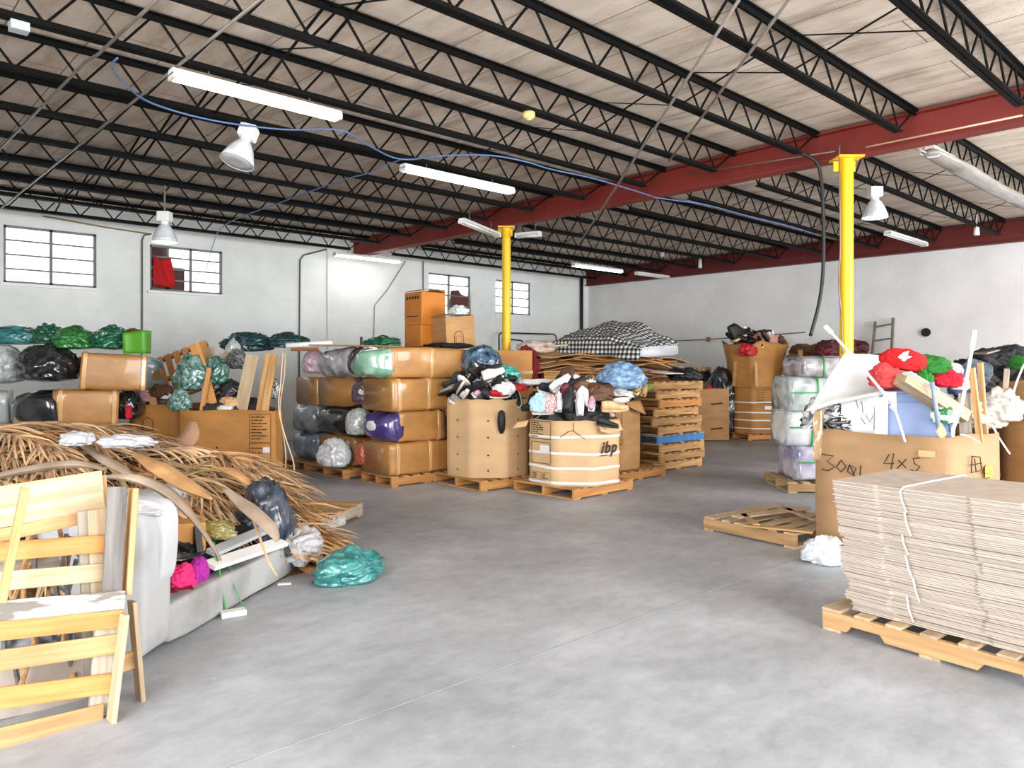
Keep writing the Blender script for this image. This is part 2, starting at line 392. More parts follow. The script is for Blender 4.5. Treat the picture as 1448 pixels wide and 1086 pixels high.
def make_joist(x0, x1, first=1):
    L_ = x1-x0; t = thing('roof_joist', '', 'joist', (x0, 0, 4.13), -ROOM)
    mb = MB()
    for s in (-1, 1):
        mb.box((L_/2, s*.029, .345), (L_, .044, .010)); mb.box((L_/2, s*.009, .322), (L_, .010, .052))
    mb.build('top_chord', STEELB, t)
    mb = MB(); e = .5
    for s in (-1, 1):
        mb.box((L_/2, s*.029, .005), (L_-2*e, .044, .010)); mb.box((L_/2, s*.009, .030), (L_-2*e, .010, .052))
    mb.build('bottom_chord', STEELB, t)
    mb = MB(); n = int(L_/.56); st = (L_-2*e)/n; r_ = .0115
    for k in range(n):
        xa = e+k*st; mb.tube([(xa, 0, .03), (xa+st*.5-.02, 0, .33)], r_, 6); mb.tube([(xa+st*.5+.02, 0, .33), (xa+st, 0, .03)], r_, 6)
    mb.tube([(e+.02, 0, .03), (.06, 0, .33)], .012, 6); mb.tube([(L_-e-.02, 0, .03), (L_-.06, 0, .33)], .012, 6)
    mb.build('web', STEELB, t)
    for x in (.05, L_-.05): MB().box((x, 0, .335), (.1, .1, .03)).build('seat_plate', STEELB, t)
    return t
YJ = [1.99+1.13*k for k in range(12)]
ORD = ['first', 'second', 'third', 'fourth', 'fifth', 'sixth', 'seventh', 'eighth', 'ninth', 'tenth', 'eleventh', 'twelfth', 'thirteenth', 'fourteenth']
jf = make_joist(-3.4, XB+.05); jr = make_joist(XB+.15, XW-.05)
for src, first, ks, where in ((jf, True, range(0, 12), 'on the near side of the red beam'), (jr, True, range(1, 12), 'between the red beam and plain far wall')):
    for k in ks:
        o = src if first else copy_tree(src); first = False
        o.location.y = YJ[k]; o['group'] = 'black roof joists '+where
        o['label'] = 'roof joist %s, %s from the windowed wall' % (where, ORD[11-k])

# ------------------------------------------------------------------ ceiling fittings
def strip_light(label, a, b, lit, z, drop=0.06):
    a = Vector(a); b = Vector(b); d = b-a; L_ = d.length
    t = thing('strip_light', label, 'light', (a+b)/2, math.atan2(d.y, d.x)-ROOM, 'fluorescent strip lights')
    MB().prism([(-.07, .0), (.07, 0), (.05, .05), (-.05, .05)], -L_/2, L_/2, Matrix(((0, 0, 1), (1, 0, 0), (0, 1, 0))).to_4x4()).build('housing', WHITEP, t)
    for s in (-1, 1):
        MB().tube([(-L_/2+.03, s*.035, -.02), (L_/2-.03, s*.035, -.02)], .019, 10).build('tube', TUBE if lit else TUBEOFF, t, True)
        MB().box((s*(L_/2-.012), 0, -.012), (.024, .13, .045)).build('lamp_holder', WHITEP, t)
    for s in (-.6, .6):
        MB().tube([(s*L_/2, 0, .05), (s*L_/2, 0, .05+drop)], .006, 6).build('hanger', GALV, t)
    return t
def hp(a, z): return W(*hz(a[0], a[1], z))
def mid_y(a, b, z):
    p, q = hp(a, z), hp(b, z); y = (p.y+q.y)/2; n = min(YJ, key=lambda k: abs(k-y)); y = n if abs(n-y) < .3 else y; p.y = q.y = y; return p, q
for lab, a, b, lit, z in (
    ('long lit white strip light on a joist, longest of the lit ones', (243, 104), (492, 160), True, 4.02),
    ('lit white strip light, the one between the longest lit one and the red beam', (570, 237), (727, 270), True, 4.02),
    ('lit strip light glowing against the windowed wall at the beam end', (466, 361), (566, 370), True, 4.0),
    ('lit strip light above the checked mattress', (806, 375), (876, 384), True, 4.02),
    ('unlit strip light just past the lit one above the checked mattress', (896, 387), (941, 393), False, 4.02),
    ('unlit strip light beyond the pillar under the dark red beam', (1262, 329), (1318, 345), False, 4.02)):
    p, q = mid_y(a, b, z); strip_light(lab, p, q, lit, z)
strip_light('dusty unlit strip light slanting toward the yellow pillar by the barred window', Wh(653, 314, 3.9), Wh(704, 332, 3.93), False, 3.9, .15)
strip_light('short unlit strip light sticking out past the pillar by the barred window', Wh(730, 334, 3.9), Wh(764, 331, 3.9), False, 3.9, .15)
# long film-wrapped fitting beyond the beam
p, q = mid_y((1296, 219), (1448, 292), 4.1); q = q+(q-p)*.1
WRAP = mat('cloudy_plastic', s2l(142, 137, 130), 0.25, 0.15, 4, (0.5, 3, 3), 0.3, 10, rnd=0, coat=.3)
t = thing('wrapped_light', 'long unlit fitting shrouded in cloudy plastic beyond the red beam', 'light', (p+q)/2, -ROOM)
Lw = (q-p).length
MB().tube([(-Lw/2, 0, 0), (-Lw/4, 0, .01), (0, 0, -.005), (Lw/4, 0, .01), (Lw/2, 0, 0)], [.1, .14, .13, .14, .1], 12, .45).build('shroud', WRAP, t, True)
MB().box((0, 0, .06), (Lw, .1, .04)).build('housing', WHITEP, t)
pl = MB(); pl.grid(lambda s, k: (-Lw/2-.1+.22*s, .1*math.sin(5*s)+.12*k, -.02+.12*k+.04*math.sin(7*s)), 5, 4); pl.build('torn_end', WHITEP, t, True, 0, .004)

REFL = mat('prismatic_reflector', s2l(206, 210, 212), 0.22, 0.1, 30, (1, 1, .1), 0.15, 30, rnd=0, coat=.4)
def highbay(label, base, tilt, lit, drop):
    base = base.copy(); base.y = min(YJ, key=lambda k: abs(k-base.y)); base.z = 4.132
    t = thing('high_bay_lamp', label, 'lamp', base, 0, 'bell shaped high bay lamps', tilt)
    MB().box((0, 0, -.1-drop), (.17, .15, .14)).build('ballast_box', WHITEP, t, bev=.012)
    MB().tube([(0, 0, 0), (0, 0, -.04-drop)], .014, 8).build('hook', GALV, t)
    MB().lathe([(.05, -.17-drop), (.055, -.22-drop)], 16).build('neck', WHITEP, t, True)
    MB().lathe([(.055, -.21-drop), (.085, -.24-drop), (.125, -.31-drop), (.158, -.4-drop), (.175, -.46-drop), (.17, -.46-drop), (.15, -.4-drop), (.115, -.31-drop), (.07, -.25-drop)], 32).build('reflector', REFL, t, True)
    MB().lathe([(.0, -.455-drop), (.08, -.465-drop), (.165, -.455-drop), (.165, -.45-drop), (0, -.45-drop)], 24).build('lens', BULB if lit else GREYP, t, True)
highbay('bell-shaped high bay lamp hanging askew below the long lit strip', Wh(338, 186, 4.13), (R(-16), R(14)), False, 0.0)
highbay('bell-shaped high bay lamp hanging beyond the beam beside the yellow pillar', Wh(1230, 264, 4.12), (0, 0), True, 0.0)
highbay('lit high bay lamp hanging before the window with the red cloth', W(*pt(233, 318, 10.55)), (0, 0), True, .34)
p = W(*hz(748, 163, 4.1)); t = thing('smoke_alarm', 'yellowed round smoke alarm under a joist', 'alarm', p, 0)
CREAM = mat('yellowed_plastic', s2l(236, 196, 122), 0.5, 0.05, rnd=0)
MB().lathe([(.001, -.035), (.045, -.035), (.06, -.01), (.06, .028), (.001, .028)], 20).build('body', CREAM, t, True)
MB().lathe([(.001, -.05), (.022, -.048), (.026, -.03)], 16).build('sensor', CREAM, t, True)

def cable(name, label, cat, pts, r, m, n=6, group=None):
    P = [Vector(p) for p in pts]; out = []
    for i in range(len(P)-1):
        a, b, c, d = P[max(i-1, 0)], P[i], P[i+1], P[min(i+2, len(P)-1)]
        for k in range(6):
            s = k/6; out.append(.5*((2*b)+(c-a)*s+(2*a-5*b+4*c-d)*s*s+(3*b-a-3*c+d)*s**3))
    out.append(P[-1]); return tag(MB().tube(out, r, n).build(name, m, None, True), label, cat, group)
B = [(166, 82), (158, 95), (176, 118), (215, 146), (300, 170), (400, 183), (480, 184), (520, 205), (566, 225), (629, 220), (695, 220), (745, 229), (778, 239), (845, 254), (924, 278)]
cable('cable', 'long blue cable sagging under the joists to the red beam', 'cable', [Wh(x, y, 4.08) for x, y in B], .0095, BLUEC)
cable('cable', 'blue cable branching off toward the red-cloth window', 'cable', [Wh(x, y, 4.08) for x, y in ((566, 226), (540, 236), (520, 245), (480, 256), (400, 285), (318, 318))]+[W(*pt(300, 350, 14.6)), W(*pt(292, 380, 14.7))], .008, BLUEC)
cable('cable', 'pair of blue and grey cables continuing past the red beam', 'cable', [Wh(x, y, 4.05) for x, y in ((924, 279), (960, 284), (1000, 290), (1060, 306), (1110, 318), (1150, 330))], .0095, BLUEC)
cable('hanging_cable', 'thick black cable dangling beside the near yellow pillar', 'cable', [Wp(1120, 212, 9.15), Wp(1150, 225, 9.1), Wp(1160, 245, 9.1), Wp(1164, 300, 9.1), Wp(1164, 380, 9.1), Wp(1158, 430, 9.1), Wp(1146, 475, 9.1)], .022, BLACKP, 8)
cable('cord', 'thin cord running down the near yellow pillar', 'cord', [Wp(1187, 205, 8.93), Wp(1187, 250, 8.93), Wp(1188, 350, 8.93), Wp(1186, 400, 8.93), Wp(1190, 450, 8.93), Wp(1191, 500, 8.93)], .008, GALV)
Ctag = 'electrical conduit'
def conduit(label, a, b, r=.011, m=GALV): tag(MB().tube([a, b], r, 8).build('conduit', m, None, True), label, 'conduit', Ctag)
conduit('grey conduit crossing under the joists past the long lit strip', Wh(372, -4, 4.11), Wh(2, 294, 4.11), .013)
t = tag(MB().tube([Wh(226, -4, 4.11), Wh(165, 52, 4.11), Wh(140, 76, 4.1), Wh(120, 88, 4.1), Wh(60, 150, 4.11), Wh(-4, 214, 4.11)], .013, 8).build('conduit', GALV, None, True), 'bent grey conduit crossing joists outside the long lit strip', 'conduit', Ctag)
tag(MB().box(Wh(27, 38, 4.1), (.12, .1, .07)).build('junction_box', GREYP), 'grey junction box on the joist in the corner of view', 'box')
conduit('slanting loose grey pipe hanging before the red beam', Wh(1046, -2, 4.15), Wp(820, 343, 10.2), .012)
conduit('thin grey conduit ending on a joist above the red beam', Wh(1117, -2, 4.12), Wh(946, 228, 4.12), .013)
conduit('thin pale line running along the red beam near its pillar', W(*pt(1225, 208, 8.62)), W(*pt(1446, 163, 7.42)), .01, mat('pale_line', s2l(222, 176, 150), .4, rnd=0))  # thin pale line drawn along the beam's lower flange
conduit('thin pale line running along the red beam toward the wall', W(*pt(1180, 214, 8.9)), W(*pt(975, 246, 10.45)), .008, GALV)
# bridging struts between joists, per bay between neighbours
BR = []
for xb_ in (3.0, 6.2, 11.6, 14.6):
    for k in range(0 if xb_ < 9 else 1, 11):
        mb = MB(); y0, y1 = YJ[k], YJ[k+1]
        mb.bar((xb_, y0+.02, 4.46), (xb_, y1-.02, 4.15), .026, .005); mb.bar((xb_+.04, y0+.02, 4.15), (xb_+.04, y1-.02, 4.46), .026, .005)
        side = {3.0: 'beside the long lit strip', 6.2: 'just before the red beam', 11.6: 'just past the red beam', 14.6: 'close to the plain wall'}[xb_]
        o = tag(mb.build('bridging', STEELB), 'crossed joist braces %s, %s bay from the windows' % (side, ORD[10-k]), 'bridging', 'cross bridging between the joists')
# white pulls and odd hangers
for lab, px, py, v, l in (('small white fitting hanging near the far joists by the beam', 990, 372, 19.5, .25), ('white fitting hanging at the plain wall top', 937, 357, 18.5, .2), ('white lamp stub under the dark red beam beyond the pillar', 1381, 327, 13.6, .14)):
    p = W(*pt(px, py, v)); t = thing('pull_fitting', lab, 'fitting', p, 0); MB().tube([(0, 0, 0), (0, 0, .3)], .006, 6).build('cord', WHITEP, t); MB().lathe([(.001, -l/2), (.05, -l/2), (.04, l/2), (.001, l/2)], 12).build('body', WHITEP, t, True)
# wall pipes
def wallpipe(label, pts, r, m=STEELB, off=.04):
    P = []
    for px, py in pts:
        x, v = wx(px); P.append((x, YW-off, wz(px, py)))
    tag(MB().tube(P, r, 8).build('wall_pipe', m, None, True), label, 'pipe', 'pipes and conduit on the walls')
DKG = mat('dark_conduit', s2l(84, 84, 80), .5, .1, rnd=0)
wallpipe('dark conduit with a bent top beside the red-cloth window', [(213, 331), (203, 333), (200, 340), (200, 460), (200, 560)], .014, DKG)
wallpipe('dark conduit bent at its top running down beside the pilaster', [(460, 353), (428, 361), (423, 368), (422, 480), (422, 560)], .016, DKG)
wallpipe('thin wire drooping down the wall from the glowing strip light', [(572, 370), (545, 412), (528, 432), (527, 500)], .008, DKG)
wallpipe('dark pipe down the wall beside the boarded window', [(597, 369), (597, 520)], .012, DKG)
wallpipe('thick black downpipe at the far corner of the room', [(820, 392), (820, 560)], .05, BLACKP, .07)
wallpipe('rusty pipe along the wall over the two windows', [(60, 306), (150, 322), (210, 331)], .014, mat('rusty_pipe', s2l(150, 120, 84), .7, rnd=0))
def w2(px, py):
    k = (px-CX)/F; v = XW/(c47+k*s47); return Vector((XW, v*s47-k*v*c47, H-(py-HY)*v/F))
o = tag(MB().tube([w2(955, 482)-Vector((.05, 0, 0)), w2(1002, 480)-Vector((.05, 0, 0)), w2(1140, 470)-Vector((.05, 0, 0))], .012, 8).build('wall_pipe', GALV), 'thin pipe running across the plain far wall', 'pipe', 'pipes and conduit on the walls')
tag(MB().box(w2(1003, 480)-Vector((.04, 0, 0)), (.07, .1, .12)).build('outlet_box', mat('rust_box', s2l(150, 108, 84), .6, rnd=0)), 'rusty outlet box on the plain far wall pipe', 'box')
tag(MB().lathe([(.001, 0), (.09, 0), (.09, .05), (.001, .05)], 16, Matrix.Translation(w2(1310, 470)) @ Matrix.Rotation(R(-90), 4, 'Y')).build('pipe_stub', BLACKP), 'round black pipe stub on the plain wall beyond the ladder', 'pipe')
# rails by the far pillar
for lab, xs, z_, r in (('black pipe hoop on the wall behind the far pillar, the wider one', (695, 776), 471, .02), ('black pipe hoop behind the far pillar, the narrower one', (706, 730), 480, .02)):
    wallpipe(lab, [(xs[0], 530), (xs[0], z_+4), (xs[0]+3, z_), (xs[1]-3, z_+2), (xs[1], z_+6), (xs[1]+1, 500)], r, BLACKP, .3)
# ladder leaning on the plain wall
LAD = mat('old_ladder_wood', s2l(112, 104, 88), .7, .2, 6, rnd=0)
t = thing('ladder', 'old wooden ladder leaning on the plain far wall', 'ladder', (0, 0, 0), -ROOM)
a0, a1 = w2(1241, 455), w2(1266, 450); a0.x -= .12; a1.x -= .12
b0 = Vector((XW-.6, a0.y+.06, 0)); b1 = Vector((XW-.6, a1.y-.06, 0))
MB().bar(b0, a0, .04, .07, (1, 0, 0)).build('rail', LAD, t); MB().bar(b1, a1, .04, .07, (1, 0, 0)).build('rail', LAD, t)
for k in range(1, 9):
    s = k/8.4; MB().tube([b0.lerp(a0, s), b1.lerp(a1, s)], .017, 8).build('rung', LAD, t)

# ================================================================== generic builders
def board(name, a, b, wd, th, m, parent=None, up=(0, 0, 1), bev=0.003):
    return bar_obj(name, a, b, wd, th, m, parent, up, bev)

def make_pallet(mats, L_=1.22, Wd=1.02, ntop=7, nbot=3, notch=True, jit=0.0, seed=0):
    """stringers along x, deck boards along y, standing on z=0"""
    rnd = random.Random(seed); M0, M1 = mats
    t = thing('pallet', '', 'pallet')
    th = .018; hs = .1
    for y in (-Wd/2+.02, 0, Wd/2-.02):
        if notch:
            n0, n1 = .15, .38
            P = [(-L_/2, 0), (-L_/2+n0, 0), (-L_/2+n0+.03, .04), (-L_/2+n1-.03, .04), (-L_/2+n1, 0)]
            P += [(-x, z) for x, z in reversed(P)] + [(L_/2, hs), (-L_/2, hs)]
            mb = MB().prism(P, -.019, .019, Matrix(((1, 0, 0, 0), (0, 0, 1, y), (0, 1, 0, th), (0, 0, 0, 1))))
            mb.f = [tuple(reversed(f)) for f in mb.f]
        else: mb = MB().box((0, y, th+hs/2), (L_, .038, hs))
        mb.build('stringer', M0, t, bev=.003)
    for k in range(ntop):
        wd = .12 if k in (0, ntop-1) else .09
        x = -L_/2+.06+(L_-.12)*k/(ntop-1)+rnd.uniform(-jit, jit)
        MB().box((x, 0, th+hs+.009), (wd, Wd+rnd.uniform(-.01, .01), th), Matrix.Rotation(rnd.uniform(-jit, jit), 3, 'Z')).build('deck_board', M1, t, bev=.003)
    for k in range(nbot):
        x = -L_/2+.06+(L_-.12)*k/(nbot-1)
        MB().box((x, 0, th/2), (.11, Wd, th)).build('bottom_board', M1, t, bev=.003)
    return t
def put(o, label, u, v, z, rot, group=None, tilt=(0, 0)):
    o.location = W(u, v, z); o.rotation_euler = (tilt[0], tilt[1], rot+ROOM); o['label'] = label
    if group: o['group'] = group
    return o
EX, EY = Vector((s47, c47)), Vector((-c47, s47))        # room axes seen in the view frame

def sq(w_, h_, n, ang):                                   # rounded rectangle outline point
    c, s = math.cos(ang), math.sin(ang)
    return math.copysign(abs(c)**(2/n), c)*w_/2, math.copysign(abs(s)**(2/n), s)*h_/2
def loft_body(stations, nseg=36, amp=.01, seed=0, fr=3.0):
    """stations: (x, w, h, power, zc) ; closed rings along x with caps"""
    mb = MB(); n = len(stations)
    def fn(i, j):
        x, w_, h_, p, zc = stations[j]
        y, z = sq(w_, h_, p, 2*math.pi*i/nseg)
        q = Vector((x*fr+seed*7.3, y*fr, z*fr)); d = amp*noise.noise(q)
        r_ = math.hypot(y, z) or 1
        return (x+amp*.6*noise.noise(q+Vector((9, 9, 9))), y*(1+d/r_), zc+z*(1+d/r_))
    for j in range(n):
        for i in range(nseg): mb.v.append(Vector(fn(i, j)))
    for j in range(n-1):
        for i in range(nseg):
            a = j*nseg+i; b = j*nseg+(i+1) % nseg; mb.f.append((a, b, b+nseg, a+nseg))
    mb.f.append(tuple(reversed(range(nseg)))); e = (n-1)*nseg; mb.f.append(tuple(e+k for k in range(nseg)))
    return mb
def bale(label, u, v, z, L_, wd, ht, rot=R(43), sleeve=CARD2, ends=(None, None), bulge=.2, tapes=(.3, .75), seed=0, cuts=None, tilt=(0, 0), group=None, body='cardboard_sleeve', power=9):
    """a bale lying along local x from 0..L_, end caps of film; (u,v) = near end, middle of its width"""
    t = thing('bale', label, 'bale', W(u, v, z), rot, group, tilt)
    rnd = random.Random(seed); st = []
    for k in range(13):
        s = k/12; b = 1+.035*math.sin(math.pi*s)+rnd.uniform(-.006, .006)
        st.append((L_*s, wd*b, ht*(1+.03*math.sin(math.pi*s)), power, ht/2))
    wrap = loft_body(st, 48, .018, seed).build(body, sleeve, t, True)
    for x in tapes:
        st = [(L_*x+dx, wd*1.05, ht*1.05, power, ht/2) for dx in (-.024, -.02, .0, .02, .024)]
        loft_body(st, 48, .016, seed).build('tape', TAPE, wrap, True)
    for e, m in enumerate(ends):
        if not m: continue
        st = []
        for k in range(10):
            s = k/9; q = math.sqrt(max(0.0, 1-s*s)); sgn = -1 if e == 0 else 1; x0 = 0 if e == 0 else L_
            st.append((x0+sgn*(-.05+s*(bulge+.05)), wd*(.22+.80*q), ht*(.22+.80*q), 4.0-1.4*s, ht/2))
        if e == 0: st = st[::-1]
        loft_body(st, 40, .05, seed+3, 5.0).build('bag_end', m, t, True)
    return t

LUMPS = {}
def lump_mesh(style, k):
    key = (style, k)
    if key in LUMPS: return LUMPS[key]
    import bmesh
    bm = bmesh.new(); bmesh.ops.create_icosphere(bm, subdivisions=5 if style != 'small' else 3, radius=1.0)
    sd = k*13.7+{'bag': 0, 'cloth': 100, 'small': 200, 'pillow': 300, 'flat': 400}[style]
    for v in bm.verts:
        p = v.co.copy(); q = Vector((p.x+sd, p.y-sd*.3, p.z+sd*.7))
        if style == 'bag':
            wp = noise.noise_vector(q*1.1)*.9; q1 = Vector((q.x*1.1, q.y*1.1, q.z*2.6))+wp; q2 = Vector((q.x*4.2, q.y*3.6, q.z*1.4))+wp*1.6
            r_ = 1+.26*noise.noise(q*1.1)+.17*(1-2*abs(noise.noise(q1)))+.09*(1-2*abs(noise.noise(q2)))+.03*(1-2*abs(noise.noise(q2*2.1)))
            r_ += .5*max(0, p.z-.86)*4*max(0, noise.noise(q*3)+.25)
        elif style == 'cloth':
            wp = noise.noise_vector(q*1.3)*.8; q1 = Vector((q.x*1.5, q.y*1.2, q.z*3.4))+wp; q2 = Vector((q.x*5, q.y*2.2, q.z*2.4))+wp*1.5
            r_ = 1+.34*noise.noise(q*1.4)+.19*(1-2*abs(noise.noise(q1)))+.11*(1-2*abs(noise.noise(q2)))+.035*(1-2*abs(noise.noise(q2*2)))
        elif style == 'small':
            r_ = 1+.3*noise.noise(q*1.7)+.2*(1-2*abs(noise.noise(q*2.6)))
        elif style == 'flat':
            r_ = 1+.3*noise.noise(q*2.2)+.12*(1-2*abs(noise.noise(q*5)))
        else:
            r_ = 1+.10*noise.noise(q*2)+.07*(1-2*abs(noise.noise(q*3)))+.035*(1-2*abs(noise.noise(q*7)))
        v.co = p*r_
        if v.co.z < -.55: v.co.z = -.55+(v.co.z+.55)*.25
    for f in bm.faces: f.smooth = True
    me = bpy.data.meshes.new('lump'); bm.to_mesh(me); bm.free(); me.materials.append(None)
    LUMPS[key] = me; return me
def lump(name, label, cat, pos, size, m, style='cloth', seed=0, rot=0.0, tilt=(0, 0), group=None):
    o = place(name, lump_mesh(style, seed % 7), m); o.location = W(*pos)
    o.scale = size; o.rotation_euler = (tilt[0], tilt[1], rot+ROOM)
    return tag(o, label, cat, group)

# shoes ------------------------------------------------------------
def shoe_meshes(kind):
    up, so = MB(), MB(); N = 12; L_ = .28; hgt = {'low': .085, 'boot': .17, 'heel': .075}[kind]
    def half(x):    # half width
        s = x/L_; return .036+.012*math.sin(math.pi*min(1, s*1.15))-.02*max(0, s-.86)/.14
    def top(x):
        s = x/L_; return hgt if s < .38 else hgt-(hgt-.045)*min(1, (s-.38)/.32)**.8-.012*max(0, s-.8)/.2
    sec = []
    for j in range(N+1):
        x = L_*j/N; w_ = half(x)*(.75 if j in (0, N) else 1); t_ = top(x)
        ring = []
        for i in range(12):
            a = 2*math.pi*i/12; y, z = sq(2*w_*(1 if math.sin(a) < 0 else .8), t_, 3.2, a); ring.append((x, y, .02+t_/2+z))
        sec.append(ring)
    for r_ in sec: up.v += [Vector(p) for p in r_]
    for j in range(N):
        for i in range(12):
            a = j*12+i; b = j*12+(i+1) % 12; up.f.append((a, b, b+12, a+12))
    up.f.append(tuple(reversed(range(12)))); up.f.append(tuple(N*12+k for k in range(12)))
    P = []
    for j in range(N+1): P.append((L_*j/N+(0.006 if j == N else 0), -half(L_*j/N)*1.1))
    P += [(x, -y) for x, y in reversed(P)]
    so.prism(P, 0, .024)
    if kind == 'heel': so.box((.03, 0, -.03), (.03, .03, .06))
    return up.mesh('upper', True), so.mesh('sole', True)
SH = {k: shoe_meshes(k) for k in ('low', 'boot', 'heel')}
SOLEW = mat('pale_sole', s2l(226, 222, 214), .6, .05, rnd=.05); SOLEB = mat('dark_sole', s2l(34, 30, 28), .6, .1, rnd=.1)
def shoe(label, pos, m, sole=SOLEW, kind='low', rot=0, tilt=(0, 0), group=None, sc=1.0, name='shoe'):
    t = thing(name, label, 'shoe', W(*pos), rot, group, tilt); t.scale = (sc, sc, sc)
    place('upper', SH[kind][0], m, t); place('sole', SH[kind][1], sole, t)
    return t

# octagonal bins ---------------------------------------------------
def octagon(rad, turn=0.0, n=8): return [(rad*math.cos(turn+2*math.pi*k/n), rad*math.sin(turn+2*math.pi*k/n)) for k in range(n)]
def bin_wall(poly, z0, z1, th=.012, jag=.02, seed=0, flare=0.0, sub=5, levels=8, sag=0.0):
    rnd = random.Random(seed); n = len(poly); P = []
    for k in range(n):
        a, b = Vector(poly[k]), Vector(poly[(k+1) % n])
        for i in range(sub): P.append(a.lerp(b, i/sub))
    m = len(P); tops = [z1+jag*(2*noise.noise(Vector((k*.45, seed*3.1, 0)))) for k in range(m)]
    mb = MB()
    for side in (0, 1):
        for j in range(levels+1):
            s = j/levels
            for k in range(m):
                p = P[k]; z = z0+(tops[k]-z0)*s; f = 1+flare*s**2+.012*math.sin(3.1*s)+sag*.5*noise.noise(Vector((p.x*2, p.y*2, z*3+seed)))
                q = p*f
                if side: q = q*(1-th/max(.05, q.length))
                mb.v.append(Vector((q.x, q.y, z)))
    for j in range(levels):
        for k in range(m):
            a, b = j*m+k, j*m+(k+1) % m; mb.f.append((a, b, b+m, a+m)); o = (levels+1)*m
            mb.f.append((o+b, o+a, o+a+m, o+b+m))
    t0 = levels*m; o = (levels+1)*m
    for k in range(m): b = (k+1) % m; mb.f.append((t0+k, t0+b, o+t0+b, o+t0+k))
    return mb
def hoop(poly, z, h=.045, grow=1.012, wav=.012, seed=0):
    mb = MB(); n = len(poly); sub = 5; P = []
    for k in range(n):
        a, b = Vector(poly[k]), Vector(poly[(k+1) % n])
        for i in range(sub): P.append(a.lerp(b, i/sub)*grow)
    m = len(P)
    for k, p in enumerate(P):
        zz = z+wav*noise.noise(Vector((p.x*2, p.y*2, seed)))
        for r_, dz in ((1, 0), (1.006, .003), (1.006, h-.003), (1, h)): mb.v.append(Vector((p.x*r_, p.y*r_, zz+dz)))
    for k in range(m):
        for i in range(3):
            a = k*4+i; b = ((k+1) % m)*4+i; mb.f.append((a, b, b+1, a+1))
    return mb
def face_frame(poly, k):          # transform putting panel coords (s along edge, z up, out) on face k
    a, b = Vector(poly[k]), Vector(poly[(k+1) % len(poly)]); d = (b-a); L_ = d.length; d.normalize(); nrm = Vector((d.y, -d.x))
    return Matrix(((d.x, 0, nrm.x, a.x), (d.y, 0, nrm.y, a.y), (0, 1, 0, 0), (0, 0, 0, 1))), L_
def print_panel(M, s0, s1, z0, z1, lines, out=.016, seed=0, wl=.012):
    rnd = random.Random(seed); mb = MB(); q = lambda s, z, ds, dz: mb.add([M @ Vector(p) for p in ((s, z, out), (s+ds, z, out), (s+ds, z+dz, out), (s, z+dz, out))], [(0, 1, 2, 3)])
    q(s0, z0, s1-s0, wl*.6); q(s0, z1, s1-s0, wl*.6); q(s0, z0, wl*.6, z1-z0); q(s1, z0, wl*.6, z1-z0)
    for k in range(lines):
        z = z1-(k+1)*(z1-z0)/(lines+1); x = s0+.025
        for j in range(rnd.randint(2, 3)):
            l = rnd.uniform(.03, .08); 
            if x+l > s1-.03: break
            q(x, z, l, .012); x += l+.012
    return mb
def quadp(M, s, z, ds, dz, out): return MB().box((s+ds/2, z+dz/2, out), (ds, dz, .002)).xf(M)
def _xf(self, M): self.v = [M @ p for p in self.v]; return self
MB.xf = _xf
def text(name, body, m, parent, M, size, shear=0.0, bold=0.0, ext=.0015):
    c = bpy.data.curves.new(name, 'FONT'); c.body = body; c.size = size; c.shear = shear; c.offset = bold; c.space_character = 1.2; c.extrude = ext
    tmp = bpy.data.objects.new(name, c); COL.objects.link(tmp); dg = bpy.context.evaluated_depsgraph_get(); me = bpy.data.meshes.new_from_object(tmp.evaluated_get(dg)); bpy.data.objects.remove(tmp)
    me.materials.clear(); o = place(name, me, m, parent); o.matrix_local = M; return o
def scribble(M, strokes, r=.004, out=.017):
    mb = MB()
    for st in strokes: mb.tube([M @ Vector((x, y, out)) for x, y in st], r, 5)
    return mb

# ================================================================== bound stack of flat cardboard on its pallet
ang = R(-52)
pp = make_pallet((WP[0], WW[1]), 1.24, 1.02, 7, 3, True, .004, 3)
e1 = Vector((math.cos(ang), math.sin(ang))); e2 = Vector((-e1.y, e1.x))
cor = Vector((1.89, 4.60)); cen = cor+e1*.62+e2*.51
put(pp, 'pale pine pallet carrying the string-bound stack of flat cardboard', cen.x, cen.y, 0, ang)
sc_ = Vector((1.945, 4.545))
def sheet_mesh(seed):
    rnd = random.Random(seed); mb = MB(); P = []
    for (x, y) in ((0, 0), (.25, -.006), (.27, .004), (.5, -.003), (.74, .002), (.76, -.008), (1.0, 0), (1.004, .4), (.995, .8), (.6, .79), (.3, .803), (0, .8), (.006, .4)):
        P.append((x+rnd.uniform(-.004, .004), y+rnd.uniform(-.004, .004)))
    return mb.prism(P, 0, .0078).mesh('cardboard_sheet')
SHM = [sheet_mesh(k) for k in range(8)]
zz = .139; N_ = 86; dz = .775/N_; rs = random.Random(2); sx = sy = 0
for k in range(N_):
    o = place('cardboard_sheet', SHM[k % 8], CARDG)
    if k % 7 == 0: sx, sy = rs.uniform(-.022, .022), rs.uniform(-.012, .012)
    lean = .05*(1-k/N_)
    q = sc_+e1*(sx+rs.uniform(-.006, .006)+lean)+e2*(sy+rs.uniform(-.006, .006)-.008+.075*(1-k/N_))
    o.location = W(q.x, q.y, zz+k*dz+.001); o.rotation_euler = (0, 0, ang+ROOM+R(rs.uniform(-.5, .5)))
    tag(o, 'flat grey-brown cardboard sheet in the string-bound stack on the pale pallet', 'cardboard sheet', 'sheets of the string-bound cardboard stack')
topz = zz+N_*dz+.004
